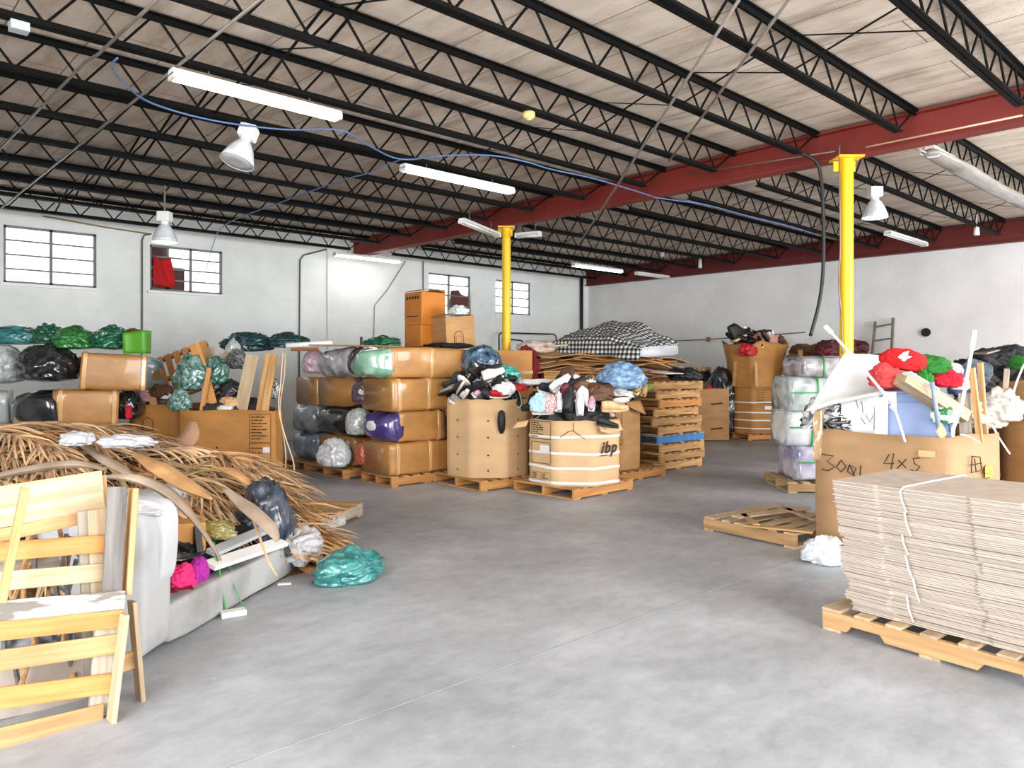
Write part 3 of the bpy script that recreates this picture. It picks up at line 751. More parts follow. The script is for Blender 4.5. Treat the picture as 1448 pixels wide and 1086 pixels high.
# packing string over the stack: one loop, broken into slack runs down the face
mb = MB(); f0 = sc_+e1*.40-e2*.03
def sp(s, out, z): q = sc_+e1*s-e2*out; return W(q.x, q.y, z)
mb.tube([sp(.42, -.82, topz-.02), sp(.415, -.8, topz+.004), sp(.405, -.4, topz+.005), sp(.40, .0, topz+.004), sp(.40, .034, topz-.02)], .0055, 6)
for (s, za, zb) in ((.40, .905, .79), (.418, .79, .66), (.40, .655, .55), (.415, .545, .42), (.45, .42, .29), (.41, .31, .17)):
    g_ = lambda z: .036-.075*(1-(z-.139)/.775)
    mb.tube([sp(s, g_(za), za), sp(s+.012, g_((za+zb)/2)+.007, (za+zb)/2), sp(s+.03, g_(zb), zb)], .005, 6)
tag(mb.build('packing_string', STRAPW, None, True), 'white packing string tied round the stack of flat grey cardboard', 'string')

# broken pallet on the open floor ----------------------------------
a2 = R(-53); pb = make_pallet((WP[0], WW[1]), 1.0, 1.1, 6, 2, False, .02, 5)
e1 = Vector((math.cos(a2), math.sin(a2))); e2 = Vector((-e1.y, e1.x)); cor = Vector((1.89, 7.36)); cen = cor+e1*.47+e2*.55
put(pb, 'broken pale pallet lying alone on the open floor', cen.x, cen.y, 0, a2)
for lab, (a, b, wd), m in (('pale splintered board lying across the broken pallet, toward its far edge', ((1040, 731), (1140, 718), .12), WW[0]), ('tan board laid lengthwise on the broken pallet', ((1052, 742), (1150, 752), .1), WP[0]), ('narrow board sticking over the back of the broken pallet', ((1105, 717), (1153, 735), .07), WW[0]), ('short slat end on the broken pallet beside the floor side', ((1050, 727), (1070, 742), .06), WP[0])):
    k = .155 if 'lengthwise' in lab else .185
    tag(board('loose_board', Wh(*a, k), Wh(*b, k), wd, .016, m), lab, 'board')
# clear bag by the rubbish bin
CLEAR = film('clear', (196, 206, 212), (236, 240, 242), 5)
t = lump('plastic_bag', 'clear plastic bag lying at the foot of the rubbish bin', 'bag', (*fl(1166, 795), .07), (.16, .14, .11), CLEAR, 'bag', 2)

CARDB = mat('cardboard_dull', s2l(154, 120, 84), 0.75, 0.1, 3, (1, 1, 2), 0.05, 30, rnd=0.02)
# ================================================================== rubbish bin "501"
PB = [(2.66, 6.60), (3.395, 5.93), (4.02, 6.23), (4.30, 6.85), (3.62, 7.5), (2.95, 7.25)]
cb = Vector((3.4, 6.75)); poly = [tuple(Vector(p)-cb) for p in PB]
t = thing('rubbish_bin', 'wide brown cardboard bin with black marker scrawls, overflowing with rubbish', 'bin', W(cb.x, cb.y, 0), 0)
bin_wall(poly, 0.0, 1.05, .014, .012, 4, 0.0, 6, 8, .02).build('cardboard_wall', CARDB, t, True)
MB().prism([(x*.97, y*.97) for x, y in poly], .0, .012).build('base', CARDB, t)
M, Lp = face_frame(poly, 0)
scribble(M, [[(.06, .84), (.16, .83), (.10, .78), (.17, .74), (.11, .70), (.06, .71)], [(.22, .80), (.18, .74), (.22, .70), (.26, .75), (.22, .80)], [(.29, .77), (.27, .71), (.32, .68), (.34, .74), (.29, .77), (.33, .67)], [(.38, .77), (.37, .65)]], .005, .03).build('marker_writing', INK, t)
scribble(M, [[(x, y+.10) for x, y in st] for st in [[(.60, .78), (.56, .70), (.64, .71)], [(.635, .79), (.615, .66)], [(.67, .74), (.73, .68)], [(.73, .75), (.66, .67)], [(.83, .77), (.78, .76), (.79, .72), (.83, .70), (.80, .66), (.76, .67)]]], .0045, .03).build('marker_writing', INK, t)
M, Lp = face_frame(poly, 1)
scribble(M, [[(.33, .86), (.35, .76)], [(.28, .81), (.42, .82)], [(.30, .88), (.40, .87), (.42, .76), (.29, .75), (.30, .88)], [(.47, .80), (.43, .74), (.52, .73)], [(.45, .69), (.52, .70)]], .0045, .03).build('marker_writing', INK, t)
quadp(M, .47, .70, .09, .09, .03).build('yellow_sticker', mat('yellow_note', s2l(250, 214, 30), .6, .03, rnd=0), t)
M, Lp = face_frame(poly, 0)
quadp(M, .82, .88, .12, .05, .03).build('tape_patch', TAPE, t)

def junk(px, py, v): return pt(px, py, v)
def poly_sheet(name, label, cat, pix, v, m, th=.012, dv=0.0, bulge=0.06, parent=None, nu=14):
    """four-cornered soft sheet given by its corners (px,py,v)"""
    A, B_, C_, D = [W(*pt(*q)) for q in pix]; nrm = (B_-A).cross(D-A).normalized(); mb = MB()
    def fn(s, k):
        p = A.lerp(B_, s).lerp(D.lerp(C_, s), k)
        return p+nrm*(bulge*(math.sin(math.pi*s)*math.sin(math.pi*k))+.04*noise.noise(p*3)+.03*(1-2*abs(noise.noise(p*4.3))))
    mb.grid(fn, nu, nu); o = mb.build(name, m, parent, True, 0, th)
    return tag(o, label, cat)
SHT = mat('pale_sheet', s2l(204, 205, 204), .7, .06, 4, bump=.1, bscale=8, rnd=0)
poly_sheet('tarp', 'large pale grey sheet draped over the corner of the rubbish bin', 'sheet', ((1139, 582, 6.55), (1192, 497, 6.75), (1290, 503, 6.9), (1240, 556, 6.35)), 0, SHT, .015, bulge=.07)
poly_sheet('plastic_liner', 'crumpled brown-clear plastic hanging down the bin corner by the clear bales', 'plastic', ((1166, 565, 6.62), (1150, 585, 6.58), (1146, 650, 6.56), (1160, 652, 6.6)), 0, film('brownish', (150, 118, 84), (206, 186, 160), 6), .006, bulge=.03)
t = thing('cabinet_panel', 'white panel with scrawled writing standing in the rubbish bin', 'panel', W(*pt(1228, 600, 6.56)), R(-40))
MB().box((0, 0, .09), (.45, .03, .40)).build('board', WHITEP, t, bev=.006)
scribble(Matrix(((1, 0, 0, 0), (0, 0, -1, 0), (0, 1, 0, 0), (0, 0, 0, 1))), [[(-.1, .22), (-.08, .14), (-.05, .2), (-.04, .1)], [(-.02, .08), (.02, .02), (.04, .08)], [(-.06, .06), (-.02, .0)]], .003, .018).build('marker_writing', INK, t)
t = thing('wood_strip', 'short cream painted board with a screw hole standing in the bin', 'board', W(*pt(1246, 612, 6.36)), R(-35), None, (R(-4), 0))
MB().box((0, 0, .12), (.10, .02, .36)).build('board', mat('cream_paint', s2l(232, 222, 200), .5, .05, rnd=0), t, bev=.003)
MB().lathe([(.001, -.012), (.012, -.012), (.012, 0)], 10, Matrix.Translation((.02, 0, .26)) @ Matrix.Rotation(R(90), 4, 'X')).build('screw_hole', INK, t)
# blue storage-tote lid standing on edge
TOTE = mat('blue_tote_plastic', s2l(126, 146, 186), .4, .04, 6, rnd=0)
t = thing('tote_lid', 'blue-grey plastic storage lid standing on end in the rubbish bin', 'lid', W(*pt(1290, 618, 6.32)), R(-26), None, (R(-14), 0))
def lidpoly(s, n=20):
    P = []
    for k in range(n+1): a = math.pi*k/n; x, y = sq(.56*s, .66*s, 4.5, a); P.append((x, y+.05))
    return P+[(-.28*s, -.1), (.28*s, -.1)]
XZ = Matrix(((1, 0, 0, 0), (0, 0, -1, 0), (0, 1, 0, 0), (0, 0, 0, 1)))
MB().prism(lidpoly(1), -.01, .012, XZ).build('panel', TOTE, t, bev=.006)
def rim(s): return [XZ @ Vector((x, y, .014)) for x, y in lidpoly(s)[:21]]
MB().tube(rim(1.0), .014, 6).build('rim', TOTE, t, True); MB().tube(rim(.74), .008, 6).build('raised_edge', TOTE, t, True)
# rods and timber in the bin
def rod(name, label, cat, pts, r, m, n=8):
    return tag(MB().tube([W(*pt(*p)) for p in pts], r, n).build(name, m, None, True), label, cat)
RODM = mat('white_rod', s2l(222, 222, 218), .3, .05, rnd=0)
r1 = thing('curtain_rod', 'white bent rod leaning across the pale sheet in the bin', 'rod', W(*pt(1277, 615, 6.1)), 0)
q0 = W(*pt(1277, 615, 6.1)); inv = Matrix.Rotation(-ROOM, 3, 'Z')
MB().tube([inv @ (W(*pt(*p))-q0) for p in ((1280, 625, 6.08), (1262, 568, 6.1), (1243, 548, 6.1), (1210, 508, 6.15), (1176, 471, 6.2))], .011, 8).build('rod', RODM, r1, True)
MB().tube([inv @ (W(*pt(*p))-q0) for p in ((1176, 471, 6.2), (1166, 461, 6.22))], .02, 8).build('end_cap', WHITEP, r1, True)
r1 = thing('curtain_rod', 'white bent rod standing tall out of the bin among timbers', 'rod', W(*pt(1345, 615, 6.0)), 0); q0 = W(*pt(1345, 615, 6.0))
MB().tube([inv @ (W(*pt(*p))-q0) for p in ((1347, 625, 6.0), (1348, 606, 6.0), (1360, 572, 6.0), (1366, 540, 6.02), (1374, 495, 6.05))], .014, 8).build('rod', RODM, r1, True)
MB().tube([inv @ (W(*pt(*p))-q0) for p in ((1374, 495, 6.05), (1378, 467, 6.06))], .02, 8).build('end_cap', WHITEP, r1, True)
rod('pole', 'blue-grey pole leaning on the storage lid', 'pole', ((1330, 622, 6.05), (1318, 540, 6.02)), .017, mat('blue_grey_pole', s2l(126, 140, 158), .4, rnd=0))
tag(board('timber', Wp(1274, 534, 6.15), Wp(1362, 590, 6.2), .15, .10, WW[0], None, (.3, 0, 1)), 'thick pale timber beam lying slantwise over the storage lid', 'timber')
tag(MB().bar(Wp(1282, 527, 6.06), Wp(1322, 551, 6.1), .09, .012, (.3, 0, 1)).build('paper_label', PAPER), 'white paper strip on the thick slanting timber', 'paper')
tag(board('timber', Wp(1374, 520, 6.1), Wp(1386, 625, 6.15), .045, .04, WT[0], None, (1, 0, 0)), 'thin upright timber in the bin, shorter of the two together', 'timber')
tag(board('timber', Wp(1386, 513, 6.25), Wp(1394, 625, 6.25), .04, .04, WP[0], None, (1, 0, 0)), 'thin upright timber in the bin, taller and yellower of two together', 'timber')
tag(board('timber', Wp(1364, 556, 6.2), Wp(1366, 625, 6.2), .09, .025, WG[0], None, (1, 0, 0)), 'grey-brown board upright behind the tall white rod', 'timber')
tag(board('timber', Wp(1424, 522, 6.6), Wp(1420, 570, 6.5), .04, .03, WG[0], None, (1, 0, 0)), 'grey upright stick before the black clothes heap', 'timber')
RED = cloth('red', (200, 14, 22)); GREEN = cloth('green', (28, 108, 28)); CRIM = cloth('crimson', (196, 22, 48)); ROSE = cloth('rose_mesh', (206, 66, 66))
t = lump('garment', 'bright red bundled garment with a white emblem atop the rubbish bin', 'garment', pt(1279, 512, 6.4), (.19, .12, .105), RED, 'pillow', 1, R(-25), (0, R(12)))
o = thing('emblem', '', 'x')
bpy.data.objects.remove(o)
em = MB(); em.prism([(0, 0), (.05, .035), (.10, .05), (.07, .01), (.10, .0), (.05, -.02), (.02, -.05)], 0, .004)
o = em.build('emblem', PAPER, t); o.matrix_local = Matrix.Diagonal((1/.19, 1/.12, 1/.105, 1)) @ (Matrix.Translation((-.06, -.118, .03)) @ Matrix.Rotation(R(84), 4, 'X') @ Matrix.Rotation(R(20), 4, 'Z'))
lump('mesh_bag', 'rose red mesh bag between the red garment and the pale sheet', 'bag', pt(1252, 536, 6.35), (.11, .1, .11), ROSE, 'bag', 3)
lump('garment', 'green garment spilling beside the red bundle on the bin', 'garment', pt(1318, 519, 6.35), (.115, .09, .085), GREEN, 'cloth', 2, R(-20))
lump('garment', 'green garment sleeve hanging down over the thick timber', 'garment', pt(1308, 540, 6.25), (.055, .05, .09), GREEN, 'cloth', 4)
lump('garment', 'crimson cloth crumpled beneath the green garment', 'garment', pt(1337, 538, 6.35), (.11, .09, .085), CRIM, 'cloth', 5)
t = lump('cap', 'white cap with a red round print atop the bin', 'cap', pt(1347, 524, 6.5), (.075, .075, .065), cloth('white', (222, 222, 224)), 'pillow', 3)
o = MB().lathe([(.30, .0), (.38, .0), (.38, .02), (.30, .02)], 20).build('print', RED, t); o.matrix_local = Matrix.Translation((.1, -.97, -.1)) @ Matrix.Rotation(R(90), 4, 'X')
lump('garment', 'blue-grey cloth behind the tall white rod', 'garment', pt(1375, 530, 6.9), (.13, .12, .11), cloth('slate', (92, 104, 116)), 'cloth', 6)
lump('garment', 'violet-blue cloth under the white cap', 'garment', pt(1365, 548, 6.5), (.12, .1, .1), cloth('violet', (96, 104, 158)), 'cloth', 1)
lump('garment', 'small white cloth below the white cap', 'garment', pt(1357, 545, 6.35), (.07, .06, .06), cloth('white', (222, 222, 224)), 'small', 2)
lump('packet', 'green and white striped packet at the foot of the storage lid', 'packet', pt(1337, 590, 6.15), (.1, .08, .08), film('green_white', (30, 120, 70), (225, 232, 226), 2, .3), 'small', 4)
lump('rubbish_bag', 'big crumpled grey-white bag hanging over the bin edge', 'bag', pt(1413, 580, 6.45), (.15, .14, .145), film('grey_bag', (164, 160, 152), (206, 202, 194), 3, .35, False), 'bag', 2)
lump('rubbish_bag', 'white crumpled paper bag between timbers and grey bag', 'bag', pt(1390, 590, 6.5), (.14, .12, .14), mat('dirty_paper', s2l(196, 186, 172), .6, .15, 5, rnd=0), 'cloth', 3)
lump('cloth_bundle', 'beige cloth tucked in the bin beside the storage lid timber', 'cloth', pt(1368, 585, 6.35), (.13, .12, .12), cloth('beige', (186, 172, 152)), 'cloth', 0)
tag(MB().box(Wp(1331, 611, 6.02), (.17, .1, .015), Matrix.Rotation(R(70), 3, 'X') @ Matrix.Rotation(R(20), 3, 'Z')).build('cardboard_scrap', CARDP), 'pale cardboard scrap at the bin rim before the storage lid', 'cardboard')
lump('clothing', 'jumbled black and white clothing under the pale sheet in the bin', 'clothing', pt(1185, 592, 6.9), (.26, .2, .16), film('bw_cloth', (30, 28, 30), (206, 206, 206), 6, .7), 'cloth', 2)
o = lump('rubbish_heap', 'mixed dark rubbish filling the cardboard bin up to its rim', 'rubbish', (3.55, 6.75, .74), (.48, .38, .28), cloth('dark_mix', (58, 52, 48)), 'cloth', 3); o['kind'] = 'stuff'
cable('plastic_strip', 'loose white plastic strip curling over the bin rim', 'strip', [Wp(1358, 614, 5.98), Wp(1372, 618, 5.96), Wp(1386, 626, 5.94)], .006, STRAPW)
cable('plastic_strip', 'white plastic strip trailing off the grey-white bag', 'strip', [Wp(1402, 600, 6.25), Wp(1412, 618, 6.25), Wp(1428, 642, 6.25)], .007, STRAPW)
cable('plastic_strip', 'looped white plastic strip by the carton at the frame edge', 'strip', [Wp(1448, 515, 6.3), Wp(1436, 545, 6.3), Wp(1430, 575, 6.3), Wp(1436, 583, 6.3), Wp(1440, 560, 6.3)], .008, STRAPW)
# carton and dark bag at the frame edge
t = thing('carton', 'tall brown carton at the edge of view past the rubbish bin', 'carton', W(4.72, 6.55, 0), R(5))
bin_wall([(-.25, -.3), (.4, -.3), (.4, .35), (-.25, .35)], 0, 1.45, .012, .03, 8).build('cardboard_wall', CARD, t, True)
quadp(face_frame([(-.25, -.3), (.4, -.3), (.4, .35), (-.25, .35)], 0)[0], .04, .6, .1, .1, .016).build('label_sheet', PAPER, t)
lump('rubbish_bag', 'black bag standing between rubbish bin and edge carton', 'bag', (4.36, 7.2, .45), (.28, .28, .62), film('black', (14, 14, 16), (60, 60, 64), 3, .25, False), 'bag', 6)
lump('garment', 'green cloth lying on the carton at the edge of view', 'garment', pt(1447, 515, 6.6), (.08, .1, .07), GREEN, 'cloth', 3)
# black clothes heaped on a pallet behind
rs = random.Random(5); BK = [cloth('black', (14, 14, 15)), cloth('charcoal', (34, 34, 36)), cloth('brownblack', (36, 30, 29))]
def mound(name, label, pos, size, m, style='cloth', seed=0, rot=0):
    o = lump(name, label, 'clothing', pos, size, m, style, seed, rot); o['kind'] = 'stuff'; return o
t = thing('carton', 'wide low carton holding the heap of black clothes by the wall', 'carton', W(8.1, 11.3, 0), R(10))
bin_wall([(-.9, -.6), (1.0, -.6), (1.0, .6), (-.9, .6)], 0, 1.2, .012, .03, 18).build('cardboard_wall', CARD, t, True)
mound('clothing_heap', 'heap of black clothes filling the wide carton', (8.1, 11.3, 1.1), (.62, .4, .5), BK[0], 'cloth', 2)
for k in range(16):
    px, py = 1372+rs.random()*75, 500+rs.random()*60; py = max(py, 500+.9*(1412-px) if px < 1412 else 492)
    lump('garment', 'black crumpled garment heaped behind the rubbish bin by the wall', 'garment', pt(px, py, 10.75+rs.random()*.4), (.26, .2, .16), BK[k % 3], 'cloth', k, rs.random()*6, (rs.random()-.5, rs.random()-.5), 'black garments heaped behind the rubbish bin')
tag(board('loose_board', Wp(1386, 500, 10.6), Wp(1432, 488, 10.9), .2, .02, WG[0]), 'grey board lying atop the heap of black clothes', 'board')

# ================================================================== clear film bales with green straps
FW = film('white_bale', (196, 202, 206), (232, 236, 238), 5, .16, False); FV = film('violet_bale', (130, 126, 160), (226, 226, 232), 4, .16, False); FS = film('silver_bale', (140, 150, 150), (214, 222, 220), 6, .16, False); FM = film('smoky_bale', (120, 108, 116), (200, 202, 204), 6, .16, False)
ps = make_pallet((WP[0], WW[1]), 1.0, 1.0, 6, 2, False, .0, 9); put(ps, 'small pale pallet under the tower of clear wrapped bales', 4.0, 10.0, 0, R(-2))
for k, (lab, m, px, y0, y1, wd) in enumerate((('clear and violet wrapped bale, lowest of the green-strapped tower', FV, 1106, 688, 641, .95), ('white square bale, second up in the green-strapped tower', FW, 1094, 641, 592, 1.05), ('silvery clear bale, third up in the green-strapped tower', FS, 1096, 592, 548, 1.0), ('smoky clear bale topping the green-strapped tower', FM, 1113, 548, 526, .8))):
    v = 9.5; z0 = .14+k*.44; ht = .45 if k < 3 else .26; u0 = pt(px, y0, v)[0]
    t = bale(lab, u0+.22, v+.42, z0, wd, .75, ht, R(-2), m, (m, m), .05, (), 20+k, body='wrapped_body', power=5, group='clear green-strapped bales')
    for s in ((.28, .62) if k == 1 else (.35,)):
        loft_body([(wd*s+d, .80, ht*1.1, 5, ht/2) for d in (-.012, .012)], 48, .018, 20+k).build('strap', STRAPG, t, True)
    if k in (1, 0, 2):
        MB().box((wd/2, -.405, ht*.55), (wd, .006, .018)).build('strap', STRAPG, t)

# ================================================================== gaylord bins with shoes
def deck_pallet(label, u, v, seed, mats=(WT[0], WT[1]), rot=R(43), size=(1.2, 1.1), tilt=(0, 0), z=0):
    p = make_pallet(mats, size[0], size[1], 7, 3, False, .006, seed); return put(p, label, u, v, z, rot, None, tilt)
WY = (WO[0], WT[1])
# strapped bin
ub, vb = .80, 9.72; deck_pallet('yellowish pallet under the bin with four white straps', ub, vb+.05, 21, WY, R(45), (1.18, 1.02))
OC = octagon(.60, R(22.5)); t = thing('gaylord_bin', 'octagonal cardboard bin marked ibp bound with four white straps', 'bin', W(ub, vb, .139), R(-4.7))
bin_wall(OC, 0, .80, .012, .012, 11, .0, 6, 8, .015).build('cardboard_wall', CARDP, t, True)
MB().prism([(x*.97, y*.97) for x, y in OC], 0, .01).build('base', CARDP, t)
for k, z in enumerate((.02, .20, .38, .58)): hoop(OC, z, .034, 1.022, .02, k).build('strap', STRAPW, t, True)
def facing(poly, rot, u, v):     # faces by how squarely they look at the viewer, best first
    out = []
    for k in range(len(poly)):
        a, b = Vector(poly[k]), Vector(poly[(k+1) % len(poly)]); m_ = (a+b)/2; a_ = math.atan2(m_.y, m_.x)+rot
        out.append((math.cos(a_)*(-u)+math.sin(a_)*(-v), k, math.atan2(m_.y, m_.x)+rot))
    return out
fs = sorted(facing(OC, R(-4.7), ub, vb), reverse=True)[:3]; fs = sorted(fs, key=lambda q: math.cos(q[2]))
FL, FC, FR = [q[1] for q in fs]
M, Lp = face_frame(OC, FL)
print_panel(M, .06, .40, .56, .78, 7, .03, 3).build('printed_panel', INK, t); print_panel(M, .06, .40, .26, .52, 0, .03, 4).build('printed_panel', INK, t)
print_panel(M, .06, .22, .05, .15, 3, .03, 5, .006).build('printed_panel', INK, t); print_panel(M, .24, .4, .05, .15, 3, .03, 6, .006).build('printed_panel', INK, t)
quadp(M, .22, .40, .16, .09, .031).build('shipping_label', PAPER, t)
M, Lp = face_frame(OC, FR)
text('printed_logo', 'ibp', INK, t, M @ Matrix.Translation((.10, .40, .03)), .20, .3, .005)
quadp(M, .10, .365, .12, .012, .03).build('printed_line', INK, t)
M, Lp = face_frame(OC, FC)
scribble(M, [[(.06, .60), (.16, .67), (.22, .68), (.30, .62), (.36, .58)], [(.22, .68), (.22, .78)]], .004, .026).build('creases', INK, t)
fl_ = MB(); M, Lp = face_frame(OC, FL)
fl_.grid(lambda s, k: M @ Vector((-.16*s*(1-k*.3)-.02, .70+.08*(k)-.03*s, .05+.10*s-.05*k)), 5, 3); fl_.build('torn_flap', CARDP, t, True, 0, .01)
M, Lp = face_frame(OC, FR)
fl_ = MB(); fl_.grid(lambda s, k: M @ Vector((.04+.4*s, .80-.13*k-.03*math.sin(math.pi*s)*k, .02+.07*k+.02*math.sin(6*s))), 10, 4); fl_.build('folded_flap', CARDP, t, True, 0, .01)
# dotted bin
ud, vd = -.34, 10.40; deck_pallet('yellowish pallet under the bin with rows of dots', ud+.05, vd, 22, WY, R(40), (1.2, 1.1))
OD = octagon(.585, R(22.5)); t = thing('gaylord_bin', 'octagonal cardboard bin with columns of small dark dots', 'bin', W(ud, vd, .139), R(3))
bin_wall(OD, 0, 1.03, .012, .03, 12, .0, 6, 8, .02).build('cardboard_wall', CARDP, t, True)
MB().prism([(x*.97, y*.97) for x, y in OD], 0, .01).build('base', CARDP, t)
fs = sorted(facing(OD, R(3), ud, vd), reverse=True)[:4]
for _, k, _a in fs:
    M, Lp = face_frame(OD, k)
    for z in (.10, .30, .53, .75): MB().lathe([(.013, .026), (.001, .029)], 8, M @ Matrix.Translation((Lp*.5, z, 0))).build('printed_dot', INK, t)
# third bin
ut, vt = 1.36, 11.05; deck_pallet('pallet under the small labelled bin beside the pallet stack', ut+.12, vt-.02, 23, WY, R(43), (1.2, 1.0))
OT = octagon(.52, R(22.5)); t = thing('gaylord_bin', 'narrow cardboard bin with a printed panel, between strapped bin and pallet stack', 'bin', W(ut, vt, .139), R(-2))
bin_wall(OT, 0, .95, .012, .03, 13, .0, 6, 8, .02).build('cardboard_wall', CARD, t, True)
MB().prism([(x*.97, y*.97) for x, y in OT], 0, .01).build('base', CARD, t)
fs = sorted(facing(OT, R(-2), ut, vt), reverse=True)
M, Lp = face_frame(OT, fs[0][1]); print_panel(M, .16, .39, .62, .9, 7, .024, 7).build('printed_panel', INK, t); print_panel(M, .16, .39, .36, .58, 1, .024, 8).build('printed_panel', INK, t); quadp(M, .25, .49, .12, .06, .025).build('shipping_label', PAPER, t)
fs = [q for q in fs if math.cos(q[2]) > .3][:1]; M, Lp = face_frame(OT, fs[0][1])
fl_ = MB(); fl_.grid(lambda s, k: M @ Vector((.02+.36*s, .97-.2*k*(.4+.6*s), .02+.10*k)), 6, 4); fl_.build('folded_flap', CARD, t, True, 0, .01)

# --- heaps -------------------------------------------------------
def C(name, rgb, rough=.55): return mat('item_'+name, s2l(*rgb), rough, .2, 14, rnd=.1, bump=.1, bscale=20)
BLK, CHR, WHT, GRY, BRW, RD, PNK, NVY, MAR, TAN, TUR, LBL = C('black', (13, 12, 13)), C('charcoal', (40, 40, 43)), C('white', (228, 226, 226)), C('grey', (148, 150, 152)), C('brown', (92, 60, 40)), C('red', (178, 24, 30)), C('pink', (228, 164, 190)), C('navy', (34, 38, 56)), C('maroon', (92, 22, 36)), C('tan', (206, 168, 122)), C('turquoise', (38, 156, 142)), C('light_blue', (168, 206, 226))
def heap(where, grp, u, v, z, rad, ht, n, mats, seed, kinds=('low', 'low', 'boot', 'heel')):
    rs = random.Random(seed)
    mound('shoe_heap', 'dark tangle of shoes filling %s' % where, (u, v, z-.05), (rad*.74, rad*.74, ht*.95), BLK, 'flat', seed)
    for k in range(n):
        r_ = rad*.84*math.sqrt((k+.5)/n); a = k*2.39996; zz_ = z-.02+ht*(1-(r_/rad)**2)*.95+rs.uniform(0, .03)
        m, nm = mats[rs.randrange(len(mats))]; kd = kinds[rs.randrange(len(kinds))]
        shoe('%s shoe among others alike in the heap filling %s' % (nm, where), (u+r_*math.cos(a), v+r_*math.sin(a), zz_), m, SOLEW if rs.random() < .35 else SOLEB, kd, rs.random()*6.3, (rs.uniform(-.9, .9), rs.uniform(-.9, .9)), grp+', '+nm, 1.05)
heap('the dotted bin', 'shoes heaped in the dotted bin', ud, vd, 1.13, .56, .36, 34, [(BLK, 'black'), (CHR, 'charcoal'), (BLK, 'black'), (NVY, 'navy'), (GRY, 'grey')], 31)
heap('the strapped bin', 'shoes heaped in the strapped bin', ub, vb, .93, .58, .42, 34, [(BLK, 'black'), (BRW, 'brown'), (MAR, 'maroon'), (NVY, 'navy'), (WHT, 'white'), (CHR, 'charcoal')], 32)
heap('the narrow bin', 'shoes heaped in the narrow bin', ut, vt, 1.06, .5, .3, 14, [(TAN, 'tan'), (GRY, 'grey'), (BRW, 'brown')], 33)
# picked-out items on the heaps (label, type, px, py, v, size/colour)
def item(label, typ, px, py, v, m, sz=(.1, .08, .07), rot=0.0, tilt=(0, 0), seed=0, kind='low', sole=SOLEW, name=None, cat=None):
    if typ == 'shoe': return shoe(label, pt(px, py, v), m, sole, kind, rot, tilt, None, sz if isinstance(sz, float) else 1.1)
    return lump(name or typ, label, cat or typ, pt(px, py, v), sz, m, 'bag' if typ == 'bag' else 'cloth', seed, rot, tilt)
V1, V2 = 9.95, 9.3
item('white cap-like canvas shoe pile topping the dotted bin beside the turquoise bag', 'garment', 712, 552, V1+.05, WHT, (.12, .1, .10), seed=1)
item('turquoise crumpled bag atop the heap in the dotted bin', 'bag', 716, 532, V1+.35, film('turquoise', (20, 132, 118), (80, 196, 180), 4, .25, False), (.15, .13, .11), seed=2)
item('pink shoe on the heap in the dotted bin', 'shoe', 668, 560, V1-.02, PNK, 1.0, R(70), (R(50), 0))
item('white trainer high on the dotted bin heap below the blue bag', 'shoe', 683, 537, V1+.1, WHT, 1.15, R(20), (R(20), R(-20)))
item('grey shoe slumped over the rim of the dotted bin near the bales', 'shoe', 634, 566, V1+.1, GRY, 1.1, R(40), (R(40), R(20)))
item('small white shoe beside the pink shoe', 'shoe', 657, 564, V1-.02, WHT, .8, R(-70), (R(40), R(-30)))
item('red and white shoe under the white canvas one', 'shoe', 692, 560, V1, RD, 1.0, R(10), (R(50), 0))
item('grey-white trainer between pink shoe and white cap-like one', 'shoe', 695, 548, V1+.02, GRY, 1.0, R(100), (R(60), 0))
item('black cylinder-like boot hanging over the dotted bin rim', 'shoe', 709, 583, 9.76, BLK, 1.0, R(90), (0, R(80)), kind='boot', sole=SOLEB)
item('red cloth on the heap between dotted and strapped bins', 'garment', 735, 549, V1+.1, RD, (.08, .07, .05), seed=3)
item('white cloth between the dotted and strapped bins', 'garment', 745, 542, V1+.3, WHT, (.09, .07, .05), seed=4)
item('white strip-like cloth across the back of the strapped bin heap', 'garment', 768, 541, 10.1, WHT, (.24, .06, .04), seed=5)
item('black and white striped trainer atop the strapped bin heap', 'shoe', 760, 552, V2+.3, NVY, 1.2, R(30), (R(40), R(10)))
item('white flared shoe pointing up beside the striped trainer', 'shoe', 781, 555, V2+.1, WHT, 1.1, R(20), (R(30), R(-40)))
item('light blue garment tumbling over the strapped bin rim', 'garment', 765, 573, V2-.1, LBL, (.11, .07, .12), seed=6)
t = item('red and white striped garment hanging at the strapped bin rim', 'garment', 777, 574, V2-.14, film('red_white', (200, 28, 36), (236, 232, 232), 9, .6), (.06, .05, .12), seed=1)
item('red box-like shoe at the strapped bin rim by the flap', 'shoe', 752, 585, V2+.05, RD, 1.0, R(5), (R(15), 0))
item('white sole-up shoe beside the red striped garment', 'shoe', 789, 583, V2-.12, WHT, 1.0, R(85), (R(20), R(-60)))
item('dark grey clog standing at the strapped bin rim', 'shoe', 804, 583, V2-.15, CHR, 1.3, R(80), (R(-10), R(-60)), sole=SOLEB)
item('pink-soled white shoe standing up beside the dark grey clog', 'shoe', 820, 588, V2-.15, WHT, 1.0, R(88), (0, R(-75)))
item('pale pink shoe tip at the strapped bin rim', 'shoe', 836, 582, V2-.1, PNK, .9, R(80), (0, R(-40)))
item('brown leather handbag on the strapped bin heap', 'handbag', 846, 558, V2+.15, BRW, (.17, .11, .12), R(-20), seed=2, cat='handbag')
item('brown soft boot behind the brown leather handbag', 'shoe', 812, 543, V2+.35, BRW, 1.3, R(160), (R(20), R(10)), kind='boot', sole=SOLEB)
item('white sandal at the back of the strapped bin heap', 'shoe', 802, 540, V2+.5, WHT, 1.2, R(-20), (R(30), R(10)))
item('white cloth at the back of the strapped bin heap near the blue bag', 'garment', 826, 541, V2+.6, WHT, (.12, .08, .05), seed=3)
